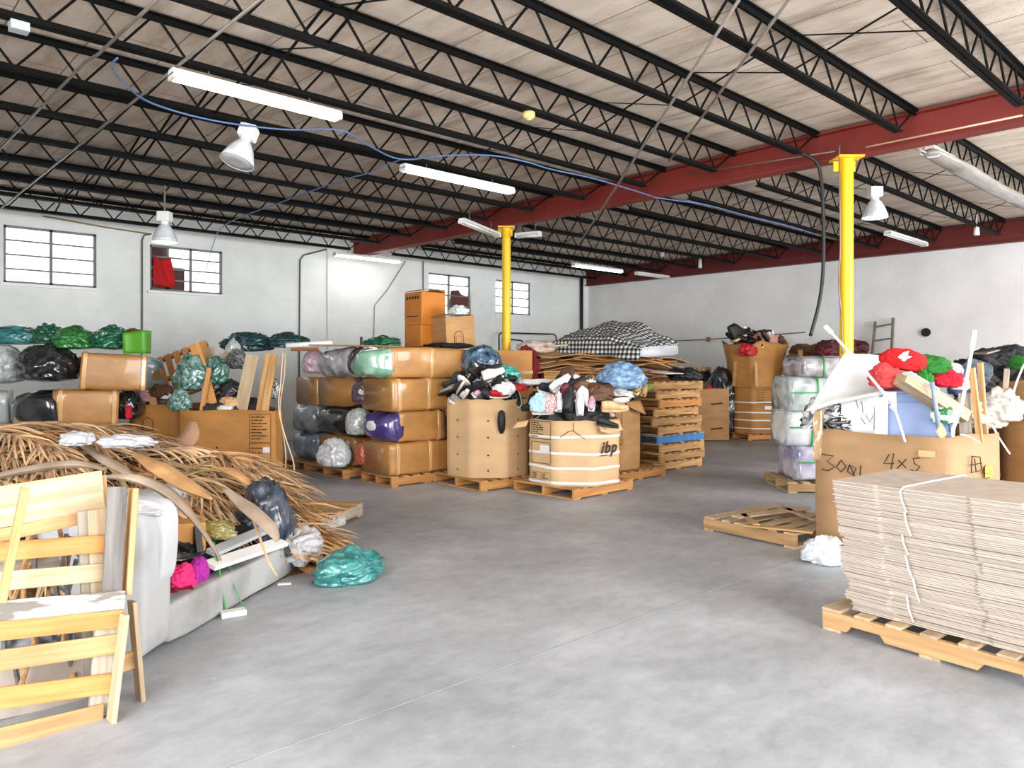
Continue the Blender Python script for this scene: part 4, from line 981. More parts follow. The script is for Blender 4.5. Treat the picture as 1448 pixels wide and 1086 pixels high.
item('tan sheepskin slipper at the strapped bin rim', 'shoe', 850, 580, V2-.05, TAN, 1.2, R(5), (R(30), 0), sole=TAN)
item('black slipper lying on the folded flap of the strapped bin', 'shoe', 843, 600, V2-.18, BLK, .95, R(-5), (R(10), R(10)), sole=SOLEB)
item('maroon shoe on the strapped bin heap behind the clog', 'shoe', 795, 566, V2, MAR, 1.1, R(45), (R(20), R(-30)), kind='boot')
item('large denim blue crumpled bag on the heap of the narrow bin', 'bag', 876, 537, 10.5, film('denim', (78, 118, 164), (156, 188, 214), 3, .4, False), (.30, .24, .19), seed=4, name='bag')
item('white cloth under the denim blue bag', 'garment', 875, 559, 10.4, WHT, (.15, .10, .08), seed=5)
item('yellow and tan shoe at the narrow bin rim', 'shoe', 897, 558, 10.55, C('yellow_tan', (196, 160, 72)), 1.2, R(60), (R(30), R(-30)))
item('tan shoe leaning out at the corner of the narrow bin', 'shoe', 909, 561, 10.6, TAN, 1.0, R(75), (R(20), R(-50)), sole=TAN)
item('green leafy scrap beside the denim blue bag', 'scrap', 913, 548, 10.8, C('leaf', (112, 132, 64)), (.09, .08, .06), seed=1, cat='scrap')

# ================================================================== pallet stack
WB = mat('blue_pallet_paint', s2l(64, 124, 184), .6, .1, 5, rnd=0)
pst = make_pallet((WT[0], WT[1]), 1.2, 1.0, 7, 3, False, .004, 41); pstb = make_pallet((WB, WG[1]), 1.2, 1.0, 7, 3, False, .004, 42); pso = make_pallet((WO[0], WO[1]), 1.2, 1.0, 7, 3, False, .004, 43)
rs = random.Random(9); first = True; nb = ORD
for k in range(10):
    src = {3: pstb, 7: pso}.get(k, pst)
    if src is pst: o = pst if first else copy_tree(pst); first = False
    else: o = src
    c = Vector((2.28, 12.18))+EX*rs.uniform(-.05, .05)+EY*rs.uniform(-.05, .05)
    put(o, {3: 'blue painted pallet in the tall pallet stack', 7: 'orange-yellow pallet high in the tall pallet stack'}.get(k, 'weathered tan pallet, %s from the floor in the tall pallet stack' % nb[k]), c.x, c.y, .1365*k, R(43+rs.uniform(-5, 5)), 'stacked pallets beside the bins')
lump('garment', 'dark jumble of straps on top of the tall pallet stack', 'straps', pt(967, 531, 12.6), (.22, .16, .12), BLK, 'cloth', 3)
tag(MB().box(Wp(943, 527, 12.3), (.5, .3, .01), Matrix.Rotation(R(6), 3, 'X')).build('paper_sheet', PAPER), 'white paper sheet lying on the tall pallet stack', 'paper')
# cardboard pile with mattress
pk = make_pallet((WT[0], WT[1]), 1.9, 1.3, 9, 3, False, .0, 51); first = True
for k in range(8):
    o = pk if first else copy_tree(pk); first = False
    put(o, 'long tan pallet under the crumpled cardboard pile, %s from the floor' % ORD[k], 1.55, 13.9, .1365*k, R(6), 'pallets under the cardboard pile')
def crumple_sheet(seed, L_, Wd):
    mb = MB(); mb.grid(lambda s, k: (L_*(s-.5)+.05*noise.noise(Vector((k*3, seed, 0))), Wd*(k-.5)+.06*noise.noise(Vector((s*4, seed, 5))), .085*noise.noise(Vector((s*4+seed, k*3, 2)))-.16*max(0, abs(s-.5)-.3)*2), 16, 8); return mb.mesh('cardboard_sheet', False)
CS = [crumple_sheet(k, 2.1, 1.3) for k in range(9)]; rs = random.Random(4)
for k in range(26):
    o = place('cardboard_sheet', CS[k % 9], (CARD, CARD2, CARDP, CARD2, CARD)[k % 5], None, 0, .012)
    z = 1.14+.026*k+.02; o.location = W(1.52+rs.uniform(-.3, .3), 13.75+rs.uniform(-.15, .15), z)
    o.rotation_euler = (rs.uniform(-.03, .03), rs.uniform(-.035, .035), ROOM+R(6)+rs.uniform(-.24, .24)); o.scale = (rs.uniform(.9, 1.25), 1, 1)
    tag(o, 'crumpled brown cardboard sheet in the flat pile below the checked cover', 'cardboard sheet', 'cardboard sheets below the checked mattress')
t = thing('flat_carton', 'flattened cardboard box jutting out low in the cardboard pile', 'carton', W(*pt(792, 533, 13.0)), R(8)); MB().box((0, 0, 0), (.62, .3, .16)).build('box', CARD2, t, bev=.01); MB().box((0, -.152, 0), (.6, .004, .03)).build('tape', TAPE, t)
# mattress with checked cover
def gingham(N, L, b):
    tc = N.new('ShaderNodeTexCoord'); mp = N.new('ShaderNodeMapping'); mp.inputs['Scale'].default_value = (12.5, 12.5, 12.5); L.new(tc.outputs['UV'], mp.inputs[0])
    sp = N.new('ShaderNodeSeparateXYZ'); L.new(mp.outputs[0], sp.inputs[0]); outs = []
    for k in (0, 1):
        f = N.new('ShaderNodeMath'); f.operation = 'FRACT'; L.new(sp.outputs[k], f.inputs[0]); g = N.new('ShaderNodeMath'); g.operation = 'GREATER_THAN'; g.inputs[1].default_value = .5; L.new(f.outputs[0], g.inputs[0]); outs.append(g.outputs[0])
    a = N.new('ShaderNodeMath'); a.operation = 'ADD'; L.new(outs[0], a.inputs[0]); L.new(outs[1], a.inputs[1]); d = N.new('ShaderNodeMath'); d.operation = 'DIVIDE'; d.inputs[1].default_value = 2; L.new(a.outputs[0], d.inputs[0])
    L.new(ramp(N, L, d.outputs[0], [(0.0, s2l(232, 230, 226)), (.5, s2l(112, 112, 114)), (1.0, s2l(24, 24, 26))]), b.inputs['Base Color']); b.inputs['Roughness'].default_value = .85
GING = node_surface('checked_cloth', gingham)
t = thing('mattress', 'mattress in a black and white checked cover atop the cardboard pile', 'mattress', W(1.86, 13.68, 1.79), R(-42), None, (R(3), R(1)))
MX, MY = 1.95, 1.2
def mat_top(s, k):
    x = MX*(s-.5); y = MY*(k-.5)
    hgt = .20+.40*math.exp(-((s-.34)/.46)**4)*(0.40+.60*k)+.06*k*s+.07*noise.noise(Vector((s*5, k*5, 1)))+.03*noise.noise(Vector((s*14, k*12, 3)))
    e = min(s, 1-s, k, 1-k); hgt -= .06*max(0, 1-e/.06)
    return (x, y, hgt)
mb = MB().grid(mat_top, 44, 30); me = mb.mesh('checked_cover', True); uv = me.uv_layers.new()
for lp in me.loops: p = me.vertices[lp.vertex_index].co; uv.data[lp.index].uv = (p.x, p.y+ .3*p.z)
place('checked_cover', me, GING, t, 0, .012)
loft_body([(x, MY*.97, .17, 8, .09) for x in [MX*(k/10-.5)*.99 for k in range(11)]], 40, .02, 3).build('mattress_pad', mat('mattress_side', s2l(206, 206, 212), .7, .05, rnd=0), t, True)
# loose cover hanging over the near side on the left half
def skirt(s, k):
    x = MX*(-.5+.98*s); return (x, -MY/2-.02-.05*k-.04*math.sin(17*s)*k, .155+.16*math.exp(-((.98*s-.34)/.46)**4)-(.34-.14*s)*k)
me = MB().grid(skirt, 30, 8).mesh('cover_skirt', True); uv = me.uv_layers.new()
for lp in me.loops: p = me.vertices[lp.vertex_index].co; uv.data[lp.index].uv = (p.x, p.z)
place('cover_skirt', me, GING, t, 0, .008)
lump('garment', 'pale cloth bundle beside the checked mattress by the far pillar', 'cloth', pt(757, 493, 13.4), (.28, .2, .12), cloth('blush', (206, 184, 172)), 'cloth', 1)
tag(board('loose_board', Wp(772, 490, 13.2), Wp(800, 488, 13.3), .25, .03, WW[0]), 'white board end under the checked mattress', 'board')
lump('garment', 'dark red cloth hanging beside the far pillar carton', 'cloth', pt(748, 520, 12.8), (.14, .1, .3), cloth('dark_red', (112, 20, 26)), 'cloth', 2)
mound('clothing_heap', 'heap of dark red cloth behind the dotted bin', (.42, 13.0, .5), (.2, .2, .95), cloth('dark_red', (112, 20, 26)), 'cloth', 4)
# tall carton before the far pillar
t = thing('carton', 'tall taped carton standing before the far yellow pillar', 'carton', W(-.06, 12.45, 0), R(20)); MB().box((0, 0, .93), (.62, .6, 1.86)).build('box', CARD2, t, bev=.015); MB().box((0, 0, 1.5), (.63, .61, .05)).build('tape', TAPE, t)
lump('plastic_bag', 'dark blue clear-wrapped bag on the dotted bin between cartons', 'bag', pt(681, 514, 10.85), (.27, .25, .25), film('blue_swirl', (14, 30, 52), (120, 156, 186), 2.6, .14, False), 'pillow', 2)

# ================================================================== far group by the plain wall
uf, vf = 5.45, 16.9; deck_pallet('flat pallet under the tall flared bin at the far wall', uf, vf, 61, WY, R(20), (1.2, 1.1))
OF = octagon(.56, R(22.5)); t = thing('gaylord_bin', 'strapped cardboard bin bearing a second flared bin by the plain wall', 'bin', W(uf, vf, .139), R(0))
bin_wall(OF, 0, 1.0, .012, .01, 14, .0, 6, 8, .01).build('cardboard_wall', CARD2, t, True)
for k, z in enumerate((.09, .27, .44, .66)): hoop(OF, z, .03, 1.02, .01, k).build('strap', STRAPW, t, True)
fs = sorted(facing(OF, 0, uf, vf), reverse=True); M, Lp = face_frame(OF, fs[0][1]); print_panel(M, .08, .4, .66, .95, 4, .02, 9).build('printed_panel', INK, t); quadp(M, .25, .52, .14, .08, .02).build('shipping_label', PAPER, t)
t = thing('gaylord_bin', 'flared brown bin upside on the strapped one, heaped with dark shoes', 'bin', W(uf-.02, vf, 1.145), R(0))
bin_wall(OF, 0, .98, .012, .06, 15, .28, 6, 8, .04).build('cardboard_wall', CARD2, t, True)
for k in (0, 1):
    M, Lp = face_frame(OF, fs[k][1]); MB().box((.06, .42, .07), (.07, .8, .01), Matrix.Rotation(R(-9), 3, 'X')).xf(M).build('hanging_flap', CARD, t)
heap('the flared far bin', 'shoes heaped in the flared far bin', uf, vf, 2.05, .62, .26, 26, [(BLK, 'black'), (MAR, 'maroon'), (BRW, 'brown')], 34)
item('bright red shoe heap piece at the front of the flared far bin', 'garment', 1058, 497, 16.3, RD, (.16, .12, .14), seed=2)
item('long black boot lying over the rim of the flared far bin', 'shoe', 1037, 484, 16.6, BLK, 2.0, R(25), (0, R(-25)), kind='boot', sole=TAN)
item('pale rose cloth atop the flared far bin', 'garment', 1081, 480, 16.6, C('rose', (196, 140, 124)), (.2, .14, .14), seed=3)
# black rubbish bag, carton, upright pallet to its side
lump('rubbish_bag', 'tall black rubbish bag standing between carton and flared far bin', 'bag', (4.72, 17.0, .62), (.34, .3, .78), film('black', (14, 14, 16), (60, 60, 64), 3, .25, False), 'bag', 1)
mound('clothing_heap', 'dark clothes piled behind the tall black rubbish bag', (4.5, 17.5, .85), (.3, .25, .5), BLK, 'cloth', 5)
t = thing('carton', 'brown carton past the pallet stack with dark handle slots', 'carton', W(4.25, 16.4, .02), R(4)); MB().box((0, 0, .55), (.75, .6, 1.1)).build('box', CARD, t, bev=.01)
for z in (.25, .78): MB().box((.1, -.302, z), (.26, .006, .03), Matrix.Rotation(R(-6), 3, 'Y')).build('handle_slot', INK, t)
for k, (lab, px, m) in enumerate((('dark shoe jumble on the carton past the pallet stack', 985, BRW), ('black shoe jumble on the carton corner past the pallet stack', 972, BLK), ('red cap on the carton past the pallet stack', 999, RD))):
    item(lab, 'garment', px, 545+4*(k == 2), 16.3, m, (.18, .14, .1) if k < 2 else (.09, .09, .07), seed=k)
t = make_pallet((WP[0], WP[1]), .95, .6, 7, 3, False, 0, 71); t.location = Wp(986, 518, 17.6); t.location.z = 1.35; t.rotation_euler = (R(90), 0, ROOM+R(0)); t['label'] = 'small pale crate-like pallet standing upright against the plain wall'
t.scale = (.62, .8, .8)
tag(MB().box((*W(4.35, 17.65).xy, .54), (.6, .5, 1.08), Matrix.Rotation(ROOM, 3, 'Z')).build('carton', CARD), 'shadowed carton under the upright crate-like pallet', 'carton')
# brown jumble along the plain wall beyond the flared bin
t = thing('carton', 'slumped brown carton of junk between flared bin and near pillar', 'carton', W(6.55, 16.1, 0), R(0)); bin_wall(octagon(.62, .3, 6), 0, 1.6, .012, .1, 16, .1).build('cardboard_wall', CARD, t, True)
mound('clothing_heap', 'brown junk heaped in the slumped carton', (6.55, 16.1, 1.55), (.46, .42, .25), BRW, 'cloth', 1)
mound('clothing_heap', 'long heap of maroon clothes at the foot of the plain wall', (7.15, 15.2, .7), (.75, .5, .85), MAR, 'cloth', 6, R(-40))
rs = random.Random(12)
for k in range(14):
    lump('garment', 'crumpled maroon garment along the plain wall behind the near pillar', 'garment', pt(1165+rs.random()*50, 492+rs.random()*18, 15.4), (.22, .18, .14), (MAR, C('wine', (72, 22, 30)))[k % 2], 'cloth', k, rs.random()*6, (0, 0), 'maroon garments by the plain wall')
for k in range(8):
    lump('garment', 'brown crumpled garment in the slumped carton of junk', 'garment', pt(1130+rs.random()*45, 492+rs.random()*22, 16.6), (.24, .18, .14), (BRW, C('umber', (120, 92, 70)))[k % 2], 'cloth', k, rs.random()*6, (0, 0), 'brown garments in the slumped carton')
tag(board('loose_board', Wp(1132, 495, 16.1), Wp(1134, 545, 16.0), .1, .02, WT[0], None, (1, 0, 0)), 'narrow tan slat standing at the slumped carton', 'board')

# ================================================================== wall of bales beside the bins
GRN = film('green_end', (96, 150, 122), (168, 206, 184), 5, .16, False); PUR = film('purple_end', (54, 40, 96), (92, 76, 140), 4, .16, False); DPU = film('dark_purple_end', (52, 36, 46), (110, 88, 96), 5, .16, False)
BLF = film('black_film', (16, 16, 18), (66, 66, 70), 4, .14, False); GRF = film('grey_film', (98, 104, 112), (160, 166, 172), 5, .16, False); WHF = film('white_film', (188, 190, 194), (232, 234, 236), 5, .18, False); REDF = film('red_film', (150, 58, 44), (196, 110, 84), 4, .2, False)
PWF = film('white_grey_mix', (96, 96, 100), (232, 228, 234), 5, .16, False); PKF = film('pink_film', (196, 160, 172), (230, 212, 220), 4, .18, False); BGF = film('blue_grey_film', (92, 106, 128), (172, 184, 198), 4, .16, False); LGF = film('light_grey_film', (150, 158, 154), (206, 212, 208), 4, .18, False)
BCARD = mat('wrapped_cardboard', s2l(172, 122, 66), .45, .13, 3, (1, 1, 2), .35, 4, coat=.55, rnd=.1)
c0 = Vector((-1.60, 9.97))
def cb_(a, b): q = c0+EX*a+EY*b; return q.x, q.y
for lab, a, b, k in (('yellowish pallet under the bale stack nearest the dotted bin', .6, .36, 81), ('yellowish pallet under the black and white film bales', .5, 1.6, 82), ('yellowish pallet hidden under the end of the bale wall', .5, 2.55, 83), ('yellowish pallet under the rear bales carrying the cartons', 1.65, 1.25, 84)):
    u, v = cb_(a, b); deck_pallet(lab, u, v, k, WY, R(43), (1.2, .75 if k != 82 else 1.1))
TZ = [.139+.432*k for k in range(4)]
Gb = 'cardboard and film bales in the bale wall'
u, v = cb_(0, .36)
bale('cardboard bale with a red film edge, lowest beside the dotted bin', u, v, TZ[0], 1.06, .70, .43, R(43), BCARD, (None, None), .2, (.12, .62), 1, group=Gb)
loft_ = lump('film_wrap', 'red film bulging at the corner of the lowest cardboard bale', 'film', (*cb_(.06, .74), TZ[0]+.21), (.12, .1, .2), REDF, 'pillow', 1)
purple = bale('cardboard bale with a purple white-printed film end', *cb_(.16, .36), TZ[1], .78, .66, .42, R(43), BCARD, (PUR, None), .28, (.85,), 2, group=Gb)
bale('long cardboard bale with a dark purple squashed edge, third row up', *cb_(.0, .34), TZ[2], 1.08, .76, .43, R(43), BCARD, (None, None), .2, (.1, .55), 3, group=Gb)
bale('cardboard bale with a sea green film end on the top row', *cb_(.03, .36), TZ[3], 1.25, .70, .42, R(43), BCARD, (GRN, None), .34, (.52,), 4, group=Gb)
lump('film_bag', 'dark purple film bag squeezed beside the third-row bale edge', 'bag', (*cb_(.02, .76), TZ[2]+.21), (.13, .09, .2), DPU, 'pillow', 2)
o = place('printed_logo', lump_mesh('small', 4), WHF, purple); o.location = (-.28, -.06, .22); o.scale = (.03, .10, .075)
lump('film_bag', 'smoky grey film bag stuffed behind the dotted bin', 'bag', pt(630, 608, 10.9), (.1, .1, .2), GRF, 'pillow', 3)
lump('film_bag', 'dark purple and black film bag on the top row beside the green end', 'bag', (*cb_(.12, .95), TZ[3]+.2), (.17, .17, .22), film('purple_black', (34, 26, 34), (104, 84, 100), 4, .16, False), 'pillow', 4)
lump('film_bag', 'light grey-green film bag in the second row beside the purple end', 'bag', (*cb_(.05, .86), TZ[1]+.21), (.19, .17, .22), LGF, 'pillow', 5)
bale('bulging cardboard bale in the third row between film bags', *cb_(.1, 1.62), TZ[2], .8, .98, .43, R(43), BCARD, (None, None), .2, (), 5, group=Gb, power=5)
bale('plain cardboard bale on the ground row behind the white round bag', *cb_(.12, 1.62), TZ[0], .8, 1.0, .43, R(43), BCARD, (None, None), .2, (), 6, group=Gb)
t = bale('black shiny film bale in the second row', *cb_(.2, 1.62), TZ[1], .7, 1.05, .43, R(43), BLF, (BLF, None), .22, (), 7, group=Gb, body='wrapped_body', power=4)
t = bale('white and grey clothing bale in clear film on the top row', *cb_(.15, 1.55), TZ[3], .7, 1.15, .43, R(43), PWF, (PWF, None), .2, (), 8, group=Gb, body='wrapped_body', power=4)
lump('film_bag', 'white round film bag bulging out above the pallet', 'bag', pt(474, 645, 10.75), (.20, .15, .215), WHF, 'bag', 1)
lump('film_bag', 'pale pink film bag at the end of the top row', 'bag', (*cb_(.15, 2.3), TZ[3]+.2), (.2, .2, .22), PKF, 'pillow', 0)
bale('small cardboard bale at the end of the third row beside the planks', *cb_(.1, 2.5), TZ[2], .8, .66, .43, R(43), BCARD, (None, None), .1, (), 9, group=Gb)
bale('grey film bale at the end of the second row', *cb_(.1, 2.5), TZ[1], .8, .66, .43, R(43), GRF, (GRF, None), .15, (), 10, group=Gb, body='wrapped_body', power=4)
bale('blue-grey film bale at the end of the ground row', *cb_(.1, 2.5), TZ[0], .8, .66, .43, R(43), BGF, (BGF, None), .15, (), 11, group=Gb, body='wrapped_body', power=4)
for k in range(4): bale('plain cardboard bale %s in the rear stack under the orange cartons' % ('lowest', 'second up', 'third up', 'topmost')[k], *cb_(1.15, 1.3), TZ[k], 1.15, .9, .43, R(43), BCARD, (None, None), .1, (.3,), 12+k, group=Gb)
# things lying on the bale wall
TEALD = film('dark_teal', (12, 40, 44), (40, 84, 88), 4, .25, False); TEAL = film('teal', (18, 92, 92), (74, 150, 146), 4, .25, False); GRNB = film('bottle_green', (8, 62, 44), (40, 120, 84), 4, .22, False); GRNL = film('leaf_green', (14, 84, 32), (70, 150, 76), 4, .22, False)
lump('rubbish_bag', 'dark teal rubbish bag on the bale wall, wider one by the planks', 'bag', pt(352, 487, 12.0), (.34, .25, .16), TEALD, 'bag', 1)
lump('rubbish_bag', 'dark teal rubbish bag on the bale wall beside the white tube', 'bag', pt(408, 484, 11.9), (.28, .22, .13), TEALD, 'bag', 3)
lump('rubbish_bag', 'small green rubbish bag on the bale wall before the orange cartons', 'bag', pt(540, 487, 11.6), (.26, .2, .10), GRNB, 'bag', 5)
tag(MB().tube([Wp(404, 489, 11.0), Wp(470, 485, 11.2)], .04, 12).build('paper_tube', PAPER, None, True), 'white paper tube lying along the top of the bale wall', 'tube')
tag(MB().bar(Wp(440, 488, 11.3), Wp(560, 490, 10.6), .4, .02).build('cardboard_sheet', CARD), 'brown cardboard sheet lying flat on the bale wall by the tube', 'cardboard sheet')
tag(MB().tube([Wp(412, 494, 11.0), Wp(450, 494, 10.9)], .025, 10).build('paper_tube', mat('brown_tube', s2l(150, 96, 66), .6, rnd=0)), 'short brown tube beneath the white paper tube', 'tube')
tag(MB().box(Wp(511, 482, 11.4), (.03, .03, .12)).build('post_end', BLACKP), 'black post end poking up from the bale wall', 'post')
def carton(label, px0, px1, y0, y1, v, m, rot, depth, tilt=(0, 0), flap=True):
    u0, _, z0 = pt(px0, y1, v); u1 = pt(px1, y1, v)[0]; h = (y1-y0)*v/F; w_ = (u1-u0)/(abs(math.cos(rot))+abs(math.sin(rot)))
    t = thing('carton', label, 'carton', W((u0+u1)/2, v+.3, z0), rot, None, tilt); wd = w_*1.0
    MB().box((0, 0, h/2), (wd, wd, h)).build('box', m, t, bev=.01)
    if flap:
        for s in (-1, 1): MB().box((s*wd*.36, 0, h+.03), (wd*.28, wd*.9, .01), Matrix.Rotation(R(s*14), 3, 'Y')).build('flap', m, t)
    return t, wd, h
t, wd, h = carton('lower orange carton of the two stacked on the rear bales', 568, 626, 459, 490, 12.0, CARDO, R(42), .5, flap=False)
t, wd, h = carton('upper orange carton with a striped edge, stacked on the other', 568, 628, 412, 459, 12.0, CARDO, R(42), .5)
mb = MB()
for k in range(5):
    q = Matrix(((0, 0, -1, -wd/2-.002), (-1, 0, 0, wd/2-.06), (0, 1, 0, h-.13), (0, 0, 0, 1))); mb.box((.02+k*.075, .04, 0), (.04, .05, .003), Matrix.Rotation(R(30), 3, 'Z'));
mb.xf(q).build('printed_stripes', INK, t)
MB().box((-wd/2-.002, .02, .14), (.004, wd*.7, .014)).build('printed_line', INK, t)
t, wd, h = carton('brown carton with an arched print, tilted on the rear bales', 608, 672, 446, 491, 11.75, CARD, R(32), .5, (R(2), R(-5)))
mb = MB(); mb.tube([(-.12, -wd/2-.003, .05), (-.12, -wd/2-.003, .2), (-.09, -wd/2-.003, .25), (-.04, -wd/2-.003, .27), (.01, -wd/2-.003, .25), (.04, -wd/2-.003, .2), (.04, -wd/2-.003, .05), (-.12, -wd/2-.003, .05)], .006, 5); mb.tube([(-.09, -wd/2-.003, .09), (-.09, -wd/2-.003, .19), (.01, -wd/2-.003, .19), (.01, -wd/2-.003, .09), (-.09, -wd/2-.003, .09)], .004, 5); mb.build('arched_print', mat('brown_ink', s2l(112, 72, 40), .8, rnd=0), t)
lump('plastic_bag', 'clear plastic spilling from the top of the tilted brown carton', 'bag', pt(648, 441, 11.9), (.14, .12, .08), CLEAR, 'bag', 2)
lump('garment', 'dark clothes squeezed under the tilted brown carton', 'clothing', pt(632, 490, 11.6), (.3, .14, .05), BLK, 'cloth', 1)

# ================================================================== brown bins with planks and bags
P1 = [(-4.31, 9.8), (-3.06, 9.72), (-3.03, 9.95), (-3.45, 10.75), (-4.6, 10.8)]; q1 = Vector((-3.7, 10.2)); p1 = [tuple(Vector(p)-q1) for p in P1]
t = thing('gaylord_bin', 'wide brown cardboard bin with planks standing in it', 'bin', W(q1.x, q1.y, 0), 0)
bin_wall(p1, 0, 1.03, .012, .012, 17, 0, 6, 8, .01).build('cardboard_wall', CARD2, t, True)
M, Lp = face_frame(p1, 0); print_panel(M, .93, 1.21, .62, .98, 8, .022, 12, .009).build('printed_panel', INK, t); print_panel(M, .93, 1.21, .30, .60, 4, .022, 13, .009).build('printed_panel', INK, t); quadp(M, 1.11, .49, .09, .07, .024).build('shipping_label', PAPER, t)
mb = MB()
for s, z in ((.25, .55), (.5, .55), (.5, .3)): mb.lathe([(.014, .022), (.001, .025)], 8, M @ Matrix.Translation((s, z, 0)))
mb.box((.72, .6, .022), (.06, .012, .002)).build('dot_pattern', INK, t) if False else mb.build('dot_pattern', INK, t)
P2 = [(-5.32, 10.5), (-4.58, 10.35), (-4.46, 11.1), (-5.32, 11.2)]; q2 = Vector((-4.9, 10.8)); p2 = [tuple(Vector(p)-q2) for p in P2]
t = thing('gaylord_bin', 'smaller brown bin of scrap beside the wide bin with planks', 'bin', W(q2.x, q2.y, 0), 0)
bin_wall(p2, 0, 1.07, .012, .012, 19, 0, 6, 8, .01).build('cardboard_wall', CARD2, t, True)
M, Lp = face_frame(p2, 0); scribble(M, [[(.22, .72), (.22, .85), (.30, .9), (.38, .84), (.38, .72), (.22, .72)]], .004, .02).build('printed_mark', INK, t)
mound('rubbish_heap', 'dark scrap filling the wide bin with planks', (-3.78, 10.25, .88), (.42, .3, .25), cloth('dark_mix', (58, 52, 48)), 'cloth', 1)
mound('rubbish_heap', 'mixed scrap filling the smaller brown bin', (-4.9, 10.8, .92), (.26, .25, .22), cloth('brown_mix', (110, 88, 76)), 'cloth', 2)
def plank(label, a, b, v, wd, m, v2=None, up=(0, -1, .2)):
    up = W(up[0], up[1]) + Vector((0, 0, up[2])); tag(board('plank', Wp(*a, v), Wp(*b, v2 or v), wd, .022, m, None, up), label, 'plank', 'planks standing in the bins')
plank('tall yellow pine plank leaning in the wide bin, nearest the teal bags', (275, 487), (308, 600), 10.2, .14, WO[0], 10.0)
plank('pale whitewood plank leaning in the wide bin', (357, 502), (336, 600), 10.15, .17, WW[0], 9.95)
plank('brown plank leaning in the wide bin under clear film', (384, 500), (368, 600), 10.2, .17, WT[0], 10.0)
plank('short yellow slat standing behind the tall pine plank', (296, 520), (282, 600), 10.05, .06, WO[0], 9.95)
plank('grey-tan board end standing behind the teal bags', (297, 491), (297, 560), 10.6, .12, WW[0])
plank('pale square board behind the teal bags', (317, 500), (316, 545), 10.65, .12, WW[0])
plank('short brown cardboard strip standing in the smaller bin', (214, 552), (222, 600), 10.5, .1, CARD, 10.45)
plank('small grey board at the teal bag in the wide bin', (261, 553), (266, 592), 10.0, .06, WG[0])
t = make_pallet((WO[0], WO[1]), .9, .7, 7, 2, False, 0, 91); t['label'] = 'yellow slatted pallet leaning behind the wide bin with planks'; t.location = W(*pt(262, 530, 11.15)); t.rotation_euler = (R(68), R(-22), ROOM+R(8))
TG = film('teal_clear', (24, 70, 64), (140, 176, 166), 3.5, .18, False)
lump('rubbish_bag', 'clear teal bag of bottles beside the tall pine plank', 'bag', pt(270, 535, 10.15), (.2, .16, .24), TG, 'bag', 2)
lump('rubbish_bag', 'clear green bag bulging between tall pine and pale planks', 'bag', pt(306, 528, 10.25), (.15, .14, .22), film('green_clear', (14, 58, 50), (112, 158, 146), 3.5, .18, False), 'pillow', 4)
lump('rubbish_bag', 'clear bluish bag sagging over the bin corner', 'bag', pt(254, 570, 9.95), (.13, .1, .15), TG, 'bag', 4)
lump('rubbish_bag', 'black bag between the pale and tall planks', 'bag', pt(325, 560, 10.3), (.2, .15, .16), BLF, 'bag', 5)
lump('garment', 'black and white cloth at the brown plank', 'cloth', pt(388, 553, 10.3), (.08, .08, .14), film('bw_cloth', (30, 28, 30), (206, 206, 206), 6, .7), 'cloth', 4)
lump('netting', 'dark netted jumble behind the pale plank', 'scrap', pt(336, 512, 10.6), (.12, .1, .14), film('dark_net', (24, 24, 26), (140, 140, 142), 12, .4), 'cloth', 6)
lump('garment', 'grey crumpled film at the back of the wide bin', 'film', pt(330, 500, 10.8), (.1, .1, .16), LGF, 'bag', 6)
lump('cloth_scrap', 'white rag at the rim between the planks', 'cloth', pt(318, 578, 9.95), (.08, .06, .04), WHT, 'cloth', 1)
lump('cloth_scrap', 'tan scrap at the rim under the tall planks', 'scrap', pt(330, 570, 10.1), (.14, .1, .07), TAN, 'cloth', 2)
poly_sheet('plastic_sheet', 'pale blue plastic sheet standing behind the smaller bin', 'plastic', ((204, 552, 10.9), (206, 502, 11.0), (229, 510, 11.0), (232, 552, 10.9)), 0, film('pale_blue', (128, 160, 168), (176, 200, 206), 3, .3, False), .01)
for k, (lab, px, py, m, sz) in enumerate((('grey and pink scrap poking from the smaller bin', 200, 562, C('pinkgrey', (170, 130, 134)), (.16, .1, .09)), ('brown scrap in the smaller bin under the blue sheet', 228, 555, BRW, (.13, .1, .1)), ('white plastic tub end in the smaller bin', 235, 560, WHT, (.07, .06, .06)))): item(lab, 'scrap', px, py, 10.55, m, sz, seed=k)
cable('packing_string', 'cream plastic strap hanging loose down the bale wall end', 'strap', [Wp(400, 498, 9.9), Wp(397, 540, 9.7), Wp(394, 575, 9.6), Wp(401, 610, 9.6), Wp(414, 650, 9.6), Wp(416, 668, 9.6)], .009, mat('cream_strap', s2l(222, 190, 160), .4, rnd=0))
cable('packing_string', 'second cream strap looping down beside the wide bin corner', 'strap', [Wp(403, 497, 9.95), Wp(402, 530, 9.8), Wp(396, 580, 9.7), Wp(404, 640, 9.6), Wp(402, 680, 9.6)], .007, MATS['cream_strap'])

